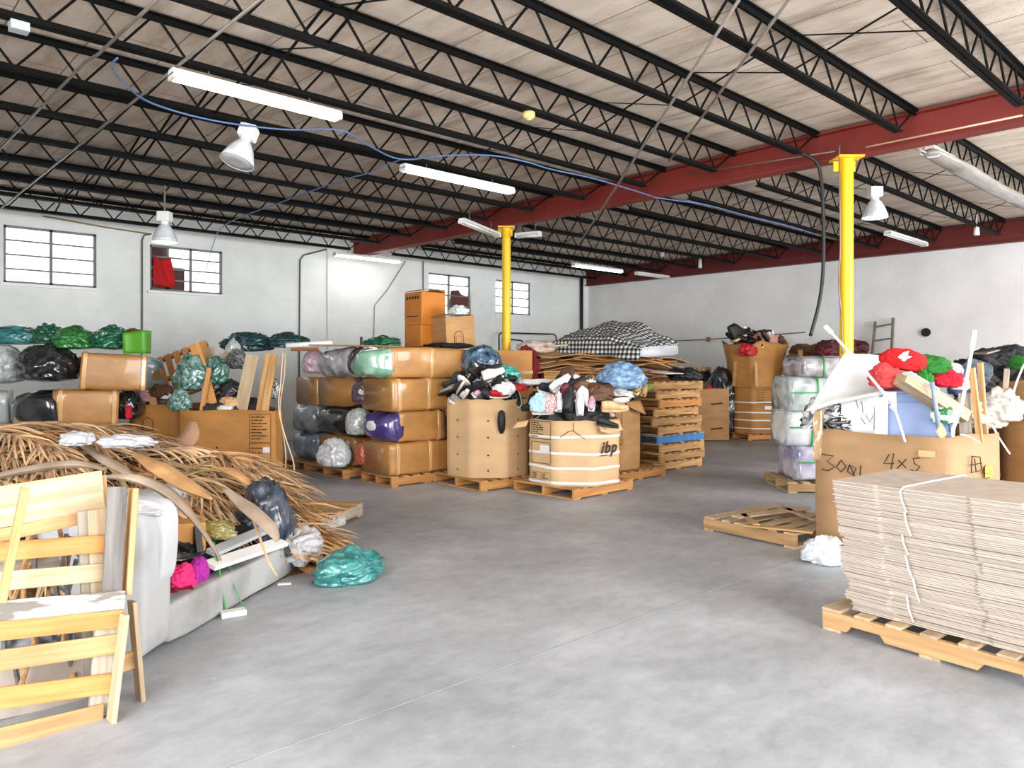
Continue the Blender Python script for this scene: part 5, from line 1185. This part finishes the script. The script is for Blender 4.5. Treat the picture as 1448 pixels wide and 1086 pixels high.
# ================================================================== stack of bales and bags at the windowed side
GL_ = 'bales and bags piled under the windows'
def lb(label, px, z, L_, ht, m, ends, bulge, tapes, sd, tl=0, body='cardboard_sleeve', power=9, wd=.7):
    a = R(28); u, v = (px-CX)*9.4/F, 9.4; u -= math.sin(a)*wd/2; v += math.cos(a)*wd/2
    return bale(label, u, v, z, L_, wd, ht, a, m, ends, bulge, tapes, sd, group=GL_, tilt=(0, R(tl)), body=body, power=power)
lb('cardboard bale topmost of the pile, under the leaf green box', 112, 1.315, .75, .46, BCARD, (None, None), .1, (.06, .95), 31, 3)
lb('cardboard bale with a black film end, second from the pile top', 74, .84, .73, .46, BCARD, (BLF, None), .46, (.12, .93), 32)
lb('cardboard bale third from the top, by the smaller bin', 117, .40, .60, .43, BCARD, (None, None), .1, (.12,), 33)
lb('cardboard bale third from the top, beside the grey crate', 38, .40, .5, .43, CARD, (None, None), .1, (.5,), 34)
lb('cardboard bale hidden low at the base of the pile', 25, 0, 1.2, .40, CARD2, (None, None), .1, (.5,), 35)
lb('cardboard bale at the frame edge low in the pile', -70, 0, .7, .83, CARD2, (None, None), .1, (.5,), 36)
lb('silver bale in clear film at the frame edge, second from top', -50, .84, .45, .45, LGF, (LGF, None), .1, (), 37, 0, 'wrapped_body', 4)
lump('film_bag', 'black round film bale beside the topmost cardboard bale', 'bag', pt(70, 519, 9.8), (.345, .36, .28), BLF, 'pillow', 1)
lump('film_bag', 'grey film bale at the frame edge beside the black round one', 'bag', pt(2, 521, 9.8), (.28, .32, .29), LGF, 'pillow', 5)
lump('film_bag', 'black bag in the gap beside the second cardboard bale', 'bag', pt(182, 576, 10.3), (.17, .2, .24), BLF, 'pillow', 3)
lump('cloth_scrap', 'crimson cloth edge in the gap beside the smaller bin', 'cloth', pt(182, 585, 9.95), (.03, .05, .09), CRIM, 'cloth', 2)
lump('rubbish_bag', 'long teal rubbish bag on the pile at the frame edge', 'bag', pt(18, 477, 10.0), (.36, .28, .15), TEAL, 'pillow', 2)
lump('rubbish_bag', 'bottle green shiny bag between long teal and leaf green ones', 'bag', pt(72, 476, 10.0), (.18, .2, .14), GRNB, 'bag', 0)
lump('rubbish_bag', 'leaf green clear bag atop the pile over the black round bale', 'bag', pt(108, 482, 9.85), (.24, .22, .16), GRNL, 'bag', 3)
lump('rubbish_bag', 'dark green peaked bag beside the leaf green box', 'bag', pt(158, 482, 9.9), (.24, .22, .16), GRNB, 'bag', 6)
t = thing('plastic_box', 'leaf green open plastic box atop the topmost cardboard bale', 'box', W(*pt(194, 500, 9.8)), R(8))
LG = mat('lime_plastic', s2l(82, 152, 32), .4, .06, rnd=0)
mb = MB(); mb.grid(lambda s, k: ((s-.5)*.26*(1+.06*k), -.1-.03*k+.012*math.sin(5*s), .26*k+.04*k*s), 8, 6); mb.grid(lambda s, k: (.13*(1+.06*k), -.1+.22*s, .26*k+.04*k), 4, 6); mb.grid(lambda s, k: (-.13*(1+.06*k), -.1+.22*s, .26*k), 4, 6); mb.build('shell', LG, t, True, 0, .008)
lump('garment', 'brown and green scrap inside the leaf green box', 'scrap', pt(190, 474, 9.9), (.12, .1, .07), C('brown_leaf', (86, 66, 44)), 'cloth', 5)

# ================================================================== leaning pallets in front of the palm heap
def onp(px, py, P0, n):
    d = Vector(((px-CX)/F, 1, -(py-HY)/F)); o = Vector((0, 0, H)); k = (P0-o).dot(n)/d.dot(n); q = o+d*k; return q
e3 = Vector((EX.x, EX.y, 0)); y3 = Vector((EY.x, EY.y, 0))
def plane(off, lean): 
    up = (y3*math.sin(R(lean))+Vector((0, 0, 1))*math.cos(R(lean))); n = e3.cross(up).normalized(); return Vector((-1.86, 3.43, .05))+y3*off, n
def Wv(q): return W(q.x, q.y, q.z)
def Wn(n): return W(n.x, n.y)+Vector((0, 0, n.z))
class Lean:
    def __init__(s, label, off, lean, name='pallet', cat='pallet'):
        s.P, s.n = plane(off, lean); s.o = Wv(onp(100, 900, s.P, s.n)); s.o.z = 0
        s.t = thing(name, label, cat, s.o, -ROOM)
    def p(s, px, py, d=0): return Wv(onp(px, py, s.P+s.n*d, s.n))-s.o
    def slat(s, name, a, b, wd, th, m, d=0): bar_obj(name, s.p(*a, d), s.p(*b, d), wd, th, m, s.t, Wn(s.n))
A = Lean('broken pine pallet leaning foremost, with a white-flaked top slat', 0, 5)
for (a, b, m) in (((0, 864), (176, 849), WPT), ((0, 891), (174, 873), WO[0]), ((0, 934), (166, 910), WP[0]), ((0, 987), (157, 966), WO[0]), ((0, 1044), (146, 1009), WP[0])):
    a2_ = (a[0]-110, a[1]+(a[1]-b[1])/(b[0]-a[0])*110); A.slat('slat', a2_, b, .088, .018, m)
A.slat('stringer', (176, 868), (156, 1032), .022, .09, WW[0], 0.045); A.slat('stringer', (152, 872), (142, 1012), .10, .035, WG[0], -.03)
B_ = Lean('pale pallet leaning behind the foremost one, with an orange slat', .10, 5)
for (a, b, m) in (((0, 780), (156, 768), WO[0]), ((0, 822), (148, 809), WW[0])):
    a2_ = (a[0]-110, a[1]+(a[1]-b[1])/(b[0]-a[0])*110); B_.slat('slat', a2_, b, .082, .018, m)
B_.slat('slat', (-60, 880), (176, 842), .08, .016, WG[0], -.03)
B_.slat('stringer', (189, 690), (179, 840), .024, .09, WP[0], .03); B_.slat('stringer', (187, 850), (199, 990), .022, .09, WW[0], 0); B_.slat('stringer', (137, 720), (150, 1000), .085, .035, WW[0], -.035); B_.slat('stringer', (118, 722), (128, 960), .05, .035, WG[0], -.05)
B_.slat('slat', (150, 945), (191, 932), .085, .016, WP[0], -.02); B_.slat('slat', (160, 776), (182, 772), .08, .016, WO[0], -.01)
Cc = Lean('boarded pallet top leaning highest, three close pale boards', .2, 7)
for (a, b, m, wd) in (((0, 704), (145, 680), WW[0], .105), ((0, 733), (147, 706), WW[0], .085), ((0, 757), (132, 729), WP[0], .06)):
    a2_ = (a[0]-110, a[1]+(a[1]-b[1])/(b[0]-a[0])*110); Cc.slat('board', a2_, b, wd, .018, m)
Cc.slat('stringer', (140, 672), (142, 740), .06, .035, WP[0], -.03)
D = Lean('narrow nail-pierced stick leaning across the leaning pallets', .02, 3, 'stick', 'stick'); D.slat('stick', (36, 690), (2, 852), .032, .04, WT[0], .05)
D = Lean('dark charcoal-grey board leaning between the pallets', .06, 5, 'board', 'board'); D.slat('board', (166, 688), (158, 840), .085, .02, WD[0], .02)
D = Lean('grey cardboard panel lying behind the lowest pallet slats', .32, 30, 'panel', 'panel'); D.slat('panel', (-80, 985), (150, 940), .3, .015, CARDG, 0)
D = Lean('pale grey panel behind the orange slat of the leaning pallet', .3, 25, 'panel', 'panel'); D.slat('panel', (-80, 815), (84, 792), .07, .02, WG[0], 0)
rs = random.Random(3)
for k in range(34):
    x = rs.uniform(5, 150); y = rs.uniform(745, 960); ang_ = rs.uniform(50, 120)
    P, n = plane(.26+rs.random()*.15, 12); a = onp(x, y, P, n); b = onp(x+55*math.cos(R(ang_)), y+70*math.sin(R(ang_)), P, n)
    tag(MB().tube([Wv(a), Wv(b)], .012, 6).build('dry_stick', (WT[0], WD[0])[k % 2]), 'dry stick behind the slats of the leaning pallets', 'stick', 'dry sticks behind the leaning pallets')
lump('rubbish_bag', 'grey crumpled bag behind the lowest leaning slats', 'bag', (-2.7, 3.75, .14), (.4, .25, .22), GRF, 'bag', 3)

# ================================================================== upholstered sofa with its stuffing of rubbish
SOFA = mat('grey_upholstery', s2l(138, 136, 132), .9, .12, 2.2, (1, 1, 1), .15, 12, rnd=0, col2=s2l(170, 170, 170), sharp=(.3, .5)); QUILT = mat('white_quilt', s2l(186, 186, 190), .8, .05, 3, bump=.4, bscale=7, rnd=0)
dS = Vector((.18, .9837)); nS = Vector((-.9837, .18)); aS = math.atan2(dS.y, dS.x)
so = thing('sofa', 'stripped grey sofa heaped with rubbish and palm fronds', 'sofa', W(-2.0, 4.08, 0), aS)
def rbox(c, d, p=10, amp=.006, seed=0, axis='x'):
    L_ = d[0]; st = [(c[0]+L_*(k/10-.5), d[1]*(.94 if k in (0, 10) else 1), d[2]*(.94 if k in (0, 10) else 1), p, c[2]) for k in range(11)]
    mb = loft_body(st, 40, amp, seed); mb.v = [v+Vector((0, c[1], 0)) for v in mb.v]; return mb
rbox((1.02, .08, .125), (1.54, .16, .23), 8, .012, 1).build('front_rail', SOFA, so, True)
rbox((.13, .24, .40), (.26, .48, .80), 9, .025, 2).build('arm', SOFA, so, True)
rbox((1.02, .80, .36), (1.54, .2, .72), 6, .02, 3).build('backrest', SOFA, so, True)
rbox((1.68, .42, .24), (.22, .84, .46), 5, .03, 4).build('arm', SOFA, so, True)
rbox((.95, .42, .08), (1.4, .6, .12), 8, .01, 5).build('seat_deck', SOFA, so, True)
for x in (.1, 1.7):
    for y in (.08, .78): MB().lathe([(.03, 0), (.03, .03)], 12, Matrix.Translation((x, y, 0))).build('foot', BLACKP, so)
def sf(t_, s_, z): q = Vector((-2.0, 4.08))+dS*t_+nS*s_; return (q.x, q.y, z)
cu = thing('cushion', 'white quilted cushion standing against the sofa arm', 'cushion', W(*sf(.15, -.03, .35)), aS)
mb = rbox((.05, .28, .25), (.13, .56, .50), 5, .03, 7); mb.build('pad', QUILT, cu, True)
lump('cushion', 'rumpled white cloth over the top of the sofa arm', 'cloth', sf(.13, .32, .80), (.13, .26, .05), QUILT, 'cloth', 2, aS)
lump('soft_toy', 'hot pink plush bundle in the open sofa seat', 'toy', pt(254, 822, 4.68), (.075, .08, .10), cloth('hot_pink', (222, 40, 108)), 'cloth', 3)
lump('soft_toy', 'magenta violet bundle beside the hot pink one', 'toy', pt(281, 810, 4.8), (.055, .08, .10), cloth('magenta', (168, 34, 148)), 'pillow', 3)
lump('rubbish_bag', 'black bag lying in the sofa behind the magenta bundle', 'bag', sf(.8, .38, .28), (.3, .2, .17), BLF, 'bag', 2, aS)
lump('rubbish_bag', 'black bag in the far half of the sofa seat', 'bag', sf(1.3, .38, .26), (.25, .2, .15), BLF, 'bag', 4, aS)
lump('rubbish_bag', 'navy black rubbish bag draped with frond tips past the sofa', 'bag', pt(377, 738, 5.75), (.17, .2, .27), film('navy_black', (22, 28, 38), (62, 74, 92), 2.5, .3, False), 'bag', 1)
lump('garment', 'dark red cloth corner in the sofa under the pink plush', 'cloth', pt(258, 842, 4.62), (.08, .1, .05), C('deep_red', (120, 24, 40)), 'cloth', 1)
for lab, a, b, wd, m in (('long pale grey metal gutter lying across the sofa, upper one', (298, 782, 4.95), (395, 740, 5.75), .08, GREYP), ('white metal strip lying across the sofa, lower one', (296, 800, 4.85), (400, 766, 5.6), .10, WHITEP), ('dark panel lying behind the metal strips in the sofa', (258, 776, 4.85), (370, 742, 5.7), .12, BLACKP)):
    tag(board('metal_strip' if 'panel' not in lab else 'panel', Wp(*a), Wp(*b), wd, .03, m, None, (0.2, -.3, 1)), lab, 'strip' if 'panel' not in lab else 'panel')
t = thing('carton', 'small brown carton wedged in the sofa under the fronds', 'carton', W(*pt(263, 775, 5.0)), R(30)); MB().box((0, 0, .08), (.22, .2, .2)).build('box', CARD2, t, bev=.01)
tag(MB().bar(Wp(277, 745, 4.95), Wp(281, 782, 4.9), .06, .04, (1, 0, 0)).build('black_post', BLACKP), 'black bar standing beside the small brown carton in the sofa', 'bar')
lump('plastic_bag', 'yellow-green torn bag among the fronds above the metal strips', 'bag', pt(306, 752, 5.15), (.10, .07, .07), film('olive', (120, 108, 48), (168, 156, 92), 4, .4, False), 'cloth', 3)
lump('quilt', 'white torn padding at the far end of the sofa', 'padding', pt(418, 772, 5.95), (.17, .2, .12), QUILT, 'cloth', 4)
lump('cloth_scrap', 'white rag hanging off the far end of the sofa', 'cloth', pt(425, 790, 5.8), (.05, .06, .08), QUILT, 'cloth', 5)
tag(MB().bar(Wp(404, 772, 5.68), Wp(409, 787, 5.66), .04, .02, (0, -1, 0)).build('black_clip', BLACKP), 'black clip on the far end of the sofa rail', 'clip')
cable('green_strap', 'green strap hanging over the sofa rail to the floor, nearer the arm', 'strap', [Wp(302, 766, 5.0), Wp(309, 800, 4.90), Wp(313, 830, 4.85), W(*fl(320, 870))+Vector((0, 0, .01))], .007, STRAPG)
cable('green_strap', 'thin green strap arching over the sofa rail to the white strip', 'strap', [Wp(318, 760, 5.2), Wp(326, 810, 5.0), Wp(338, 846, 4.95), W(*fl(347, 862))+Vector((0, 0, .01))], .004, STRAPG)
tag(MB().bar(W(*fl(312, 874))+Vector((0, 0, .02)), W(*fl(347, 868))+Vector((0, 0, .02)), .07, .035).build('white_strip', WHITEP), 'short white board scrap on the floor under the sofa rail', 'board')
tag(MB().bar(W(*fl(393, 827))+Vector((0, 0, .006)), W(*fl(412, 826))+Vector((0, 0, .006)), .03, .01).build('paper_scrap', PAPER), 'white paper scrap on the floor before the sofa end', 'paper')
# lumber beyond the sofa
for lab, a, b, wd, m, z in (('orange-brown board on the floor beyond the sofa, nearest of four', (405, 800), (456, 815), .05, WO[0], .05), ('orange board on the floor, second of four beyond the sofa', (410, 788), (464, 803), .06, WO[0], .05), ('yellow board on the floor touching the teal bag', (415, 776), (474, 792), .07, WO[0], .05), ('orange board on the floor under the grey-ended pallet', (430, 760), (481, 773), .06, WO[0], .04)):
    p, q = fl(*a), fl(*b); tag(board('loose_board', W(*p, z/2), W(*q, z/2), wd, z*.9, m), lab, 'board')
t = make_pallet((WG[0], WT[1]), 1.2, 1.0, 6, 3, False, .02, 95); put(t, 'tan pallet with grey ends sticking out beyond the palm heap', -2.22, 7.55, .02, R(75))
for lab, px, py in (('grey crumpled pad on the near end of the tan pallet', 462, 744), ('grey crumpled pad on the far end of the tan pallet', 476, 738)): lump('paper_pad', lab, 'pad', hz(px, py, .17), (.07, .06, .05), mat('grey_pad', s2l(178, 172, 166), .8, .1, rnd=0), 'cloth', 2)
lump('rubbish_bag', 'crumpled teal plastic bag lying on the open floor', 'bag', (-1.24, 5.66, .075), (.20, .23, .12), film('teal_floor', (14, 98, 98), (84, 160, 156), 2, .25, False), 'bag', 5, R(-35))

# ================================================================== heap of dead palm fronds
def Hm(u, v):
    g = lambda a, cu_, cv, su, sv: a*math.exp(-((u-cu_)/su)**2-((v-cv)/sv)**2)
    return g(.92, -3.7, 6.3, 1.25, 1.35)+g(.40, -2.35, 6.3, .5, .75)+g(.78, -5.4, 5.9, 1.1, 1.2)+g(.62, -3.15, 4.55, .45, .55)-.03
PALM = mat('dry_palm', s2l(158, 124, 90), .75, 0, 3, (1, 1, 1), .1, 20, rnd=.32, col2=s2l(212, 178, 138), sharp=(.3, .7)); PALMG = mat('grey_palm', s2l(116, 98, 82), .75, 0, 3, (1, 1, 1), .25, 12, rnd=.15, col2=s2l(172, 152, 132), sharp=(.3, .7)); PALMO = mat('orange_palm', s2l(152, 106, 64), .7, 0, 4, (1, 1, 1), .25, 14, rnd=.15, col2=s2l(198, 154, 104), sharp=(.3, .7)); PALMY = mat('olive_palm', s2l(138, 122, 58), .7, 0, 4, (1, 1, 1), .1, 14, rnd=.1, col2=s2l(186, 164, 96), sharp=(.3, .7)); LITTER = mat('palm_litter', s2l(62, 46, 32), .9, 0, 30, (1, 1, 1), .5, 40, rnd=0, col2=s2l(128, 92, 58))
mb = MB(); mb.grid(lambda s, k: W(-7.0+5.4*s, 4.2+4.4*k, max(-.02, Hm(-7.0+5.4*s, 4.2+4.4*k)-.05+.05*noise.noise(Vector((s*14, k*12, 2))))), 60, 48)
tag(mb.build('palm_litter', LITTER, None, True), 'matted dry palm litter at the core of the frond heap', 'palm litter', None, 'stuff')
def frond(seed, u, v, hd, L_, npair=30, ll=.42, lift=.05, m=PALM, mr=PALMG, label=None, droop=.5, arch=.1):
    rnd = random.Random(seed); h = Vector((math.cos(hd), math.sin(hd))); sd = Vector((-h.y, h.x)); R_ = []; N_ = 14; curve = rnd.uniform(-.25, .25)
    for k in range(N_+1):
        s = k/N_; q = Vector((u, v))+h*(L_*s)+sd*(curve*L_*s*s*.6); z = max(.03, Hm(q.x, q.y))+lift+arch*math.sin(math.pi*s)
        R_.append(Vector((q.x, q.y, z)))
    t = thing('palm_frond', label or 'dry brown palm frond among others alike in the heap', 'palm frond', W(u, v, R_[0].z), -ROOM, None if label else 'dry palm fronds in the heap'); o_ = t.location
    MB().tube([W(*p)-o_ for p in R_], [.017*(1-s/N_)**.7+.003 for s in range(N_+1)], 6, .6).build('rachis', mr, t, True)
    lf = MB()
    for k in range(npair):
        s = .22+.78*k/npair; i = min(N_-1, int(s*N_)); b = R_[i].lerp(R_[i+1], s*N_-i)
        for side in (-1, 1):
            if rnd.random() < .12: continue
            fi = R(rnd.uniform(12, 46)*(1-.45*s)); ln = ll*math.sin(math.pi*min(1, .22+.75*s))*rnd.uniform(.7, 1.25); dz = rnd.uniform(-.1, .25)
            dr = h*math.cos(fi)+sd*side*math.sin(fi); wv = rnd.uniform(-.25, .25); tw = rnd.uniform(-.9, .9)
            prev = []
            for j in range(6):
                f = j/5; q = Vector((b.x, b.y))+dr*(ln*f)+Vector((-dr.y, dr.x))*(wv*ln*f*f); z = b.z+dz*ln*f-droop*ln*f*f*rnd.uniform(.9, 1.1); z = max(z, Hm(q.x, q.y)+.0, .012)
                wd = .0135*(1-f)**.6+.001; nn = Vector((-dr.y*math.cos(tw), dr.x*math.cos(tw), math.sin(tw)))*wd; c_ = Vector((q.x, q.y, z))
                prev += [W(*(c_-nn))-o_, W(*(c_+nn))-o_]
            lf.add(prev, [(2*j, 2*j+1, 2*j+3, 2*j+2) for j in range(5)])
    lf.build('leaflets', m, t, False, 0, .0)
    return t
rs = random.Random(77)
for k in range(92):
    if k < 36: u, v, hd, L_ = rs.uniform(-4.6, -3.2), rs.uniform(5.0, 6.6), R(rs.uniform(-45, 40)), rs.uniform(1.1, 1.9)
    elif k < 66: u, v, hd, L_ = rs.uniform(-5.1, -3.4), rs.uniform(4.6, 6.9), R(rs.uniform(120, 250)), rs.uniform(.9, 1.6)
    else: u, v, hd, L_ = rs.uniform(-3.3, -2.7), rs.uniform(5.3, 6.6), R(rs.uniform(-55, 25)), rs.uniform(.8, 1.2)
    frond(100+k, u, v, hd, L_, rs.choice((32, 40, 46)), rs.uniform(.32, .52), rs.uniform(.0, .1), (PALM, PALM, PALMO, PALM)[k % 4], (PALMG, PALM, PALMO)[k % 3], None, rs.uniform(.3, .7), rs.uniform(.02, .12))
frond(301, -2.75, 5.5, R(-22), .95, 34, .34, .05, PALMO, PALMO, 'orange fringed palm frond fanning above the navy bag', .9, .1)
frond(302, -2.75, 5.35, R(-30), .7, 20, .3, .02, PALMY, PALMY, 'olive yellow palm frond above the sofa middle', .8, .08)
frond(303, -2.6, 6.2, R(-8), 1.1, 30, .45, .08, PALM, PALM, 'long wispy palm frond reaching furthest over the open floor', .4, .06)
def petiole(label, pts, rad, m, flat=.55):
    P = [Vector(W(*pt(*p))) for p in pts]; o_ = P[0].copy(); t = tag(MB().tube(*_smooth([p-o_ for p in P], rad), 20, flat, .10).build('palm_stalk', m, None, True), label, 'palm stalk'); t.location = o_; return t
def _smooth(P, rad):
    out, ro = [], []
    for i in range(len(P)-1):
        a, b, c, d = P[max(i-1, 0)], P[i], P[i+1], P[min(i+2, len(P)-1)]
        for k in range(6):
            s = k/6; out.append(.5*((2*b)+(c-a)*s+(2*a-5*b+4*c-d)*s*s+(3*b-a-3*c+d)*s**3)); ro.append(rad[i]*(1-s)+rad[i+1]*s)
    return out+[P[-1]], ro+[rad[-1]]
petiole('broad grey palm stalk lying flat behind the boarded pallet top', ((-30, 680, 4.75), (40, 664, 4.85), (105, 656, 4.9), (150, 664, 4.9)), (.03, .045, .045, .015), PALMG)
petiole('great curved grey-tan palm stalk bending over the sofa arm', ((140, 674, 4.75), (190, 676, 4.75), (238, 697, 4.75), (272, 732, 4.72), (298, 768, 4.66), (312, 792, 4.6)), (.015, .06, .062, .034, .020, .012), PALMG, .42)
petiole('orange-tan hollow palm boot above the great curved stalk', ((186, 640, 5.5), (225, 662, 5.35), (262, 686, 5.2), (300, 706, 5.15)), (.015, .085, .075, .012), PALMO, .4)
petiole('grey thick palm stalk ending beside the navy bag', ((316, 690, 5.35), (350, 718, 5.2), (380, 745, 5.1), (392, 765, 5.05)), (.012, .065, .06, .015), PALMG, .4)
petiole('pale flat palm stalk crossing the top of the heap', ((112, 628, 6.0), (150, 652, 5.75), (192, 676, 5.5)), (.01, .05, .02), PALMG)
petiole('brown fibrous palm sheath curling up before the wide bin', ((272, 596, 7.2), (270, 615, 7.1), (250, 634, 6.95), (205, 646, 6.85), (160, 650, 6.8)), (.03, .08, .10, .07, .03), mat('brown_sheath', s2l(122, 92, 70), .75, 0, 3, (1, 1, 1), .2, 14, rnd=0, col2=s2l(162, 126, 98)), .5)
petiole('thin tan palm stalk sliding toward the sofa rail', ((345, 706, 5.3), (362, 745, 5.15), (378, 790, 4.98), (392, 815, 4.95)), (.012, .01, .008, .004), PALM, .8)
petiole('dark tan palm boot lying at the middle of the heap', ((300, 660, 5.9), (330, 668, 5.8), (360, 690, 5.7)), (.012, .06, .012), PALMO, .4)
lump('sheet_bundle', 'white cloth bundle on the palm heap, smaller one', 'cloth', pt(110, 622, 5.7), (.11, .12, .06), QUILT, 'flat', 1)
lump('sheet_bundle', 'white cloth bundle on the palm heap, longer one by the brown sheath', 'cloth', pt(178, 625, 5.8), (.19, .13, .055), QUILT, 'flat', 4)
t = thing('crate', 'grey wooden crate frame behind the palm heap at the frame edge', 'crate', W(*pt(22, 645, 8.2)), R(-5)); cx_ = .42
for s in (-1, 1): MB().box((s*.22, 0, .16), (.04, .04, .42)).build('post', WG[2], t)
for z in (.06, .18, .31): MB().box((0, -.02, z), (.5, .02, .09)).build('slat', WG[0], t)
for z in (.06, .31): MB().box((0, .3, z), (.5, .02, .09)).build('slat', WG[0], t)
rs = random.Random(21)
for k in range(30):      # broad dry strips torn from the fronds
    u, v, hd = rs.uniform(-4.6, -2.6), rs.uniform(4.9, 6.5), R(rs.uniform(-60, 50)); L_ = rs.uniform(.4, .9); wd = rs.uniform(.018, .04); cv = rs.uniform(-.2, .2); P = []
    for j in range(9):
        s = j/8; q = Vector((u, v))+Vector((math.cos(hd), math.sin(hd)))*(L_*s)+Vector((-math.sin(hd), math.cos(hd)))*(cv*s*s); P.append(W(q.x, q.y, max(.03, Hm(q.x, q.y))+.10+.06*math.sin(3*s)))
    o_ = P[0].copy(); o = tag(MB().tube([p-o_ for p in P], [wd*(.3+.7*math.sin(math.pi*min(1, .15+.85*j/8))) for j in range(9)], 8, .3, .1).build('palm_strip', (PALM, PALMO, PALMG, PALMY)[k % 4], None, True), 'broad torn strip of dry palm lying on top of the heap', 'palm strip', 'torn palm strips on the heap'); o.location = o_
for k in range(9):
    frond(500+k, rs.uniform(-2.9, -2.5), rs.uniform(5.9, 6.6), R(rs.uniform(-28, 8)), rs.uniform(1.0, 1.35), 26, rs.uniform(.4, .55), rs.uniform(.02, .12), (PALM, PALMO)[k % 2], PALM, None, rs.uniform(.15, .4), .06)
for k in range(12):
    frond(400+k, rs.uniform(-3.3, -2.8), rs.uniform(3.95, 4.7), R(rs.uniform(60, 200)), rs.uniform(.6, .9), 24, .35, .05, PALM, PALMG, None, .5, .05)

# printed marks belong to the wall they are printed on
PRN = ('printed_panel', 'shipping_label', 'printed_logo', 'printed_line', 'creases', 'marker_writing', 'printed_dot', 'printed_mark', 'yellow_sticker', 'tape_patch', 'label_sheet')
for o in list(bpy.data.objects):
    if o.parent and o.name.split('.')[0] in PRN:
        w_ = [c for c in o.parent.children if c.name.split('.')[0] in ('cardboard_wall', 'board')]
        if w_: o.parent = w_[0]
    if o.parent and o.name.split('.')[0] == 'seat_plate':
        w_ = [c for c in o.parent.children if c.name.split('.')[0] == 'top_chord']
        if w_: o.parent = w_[0]
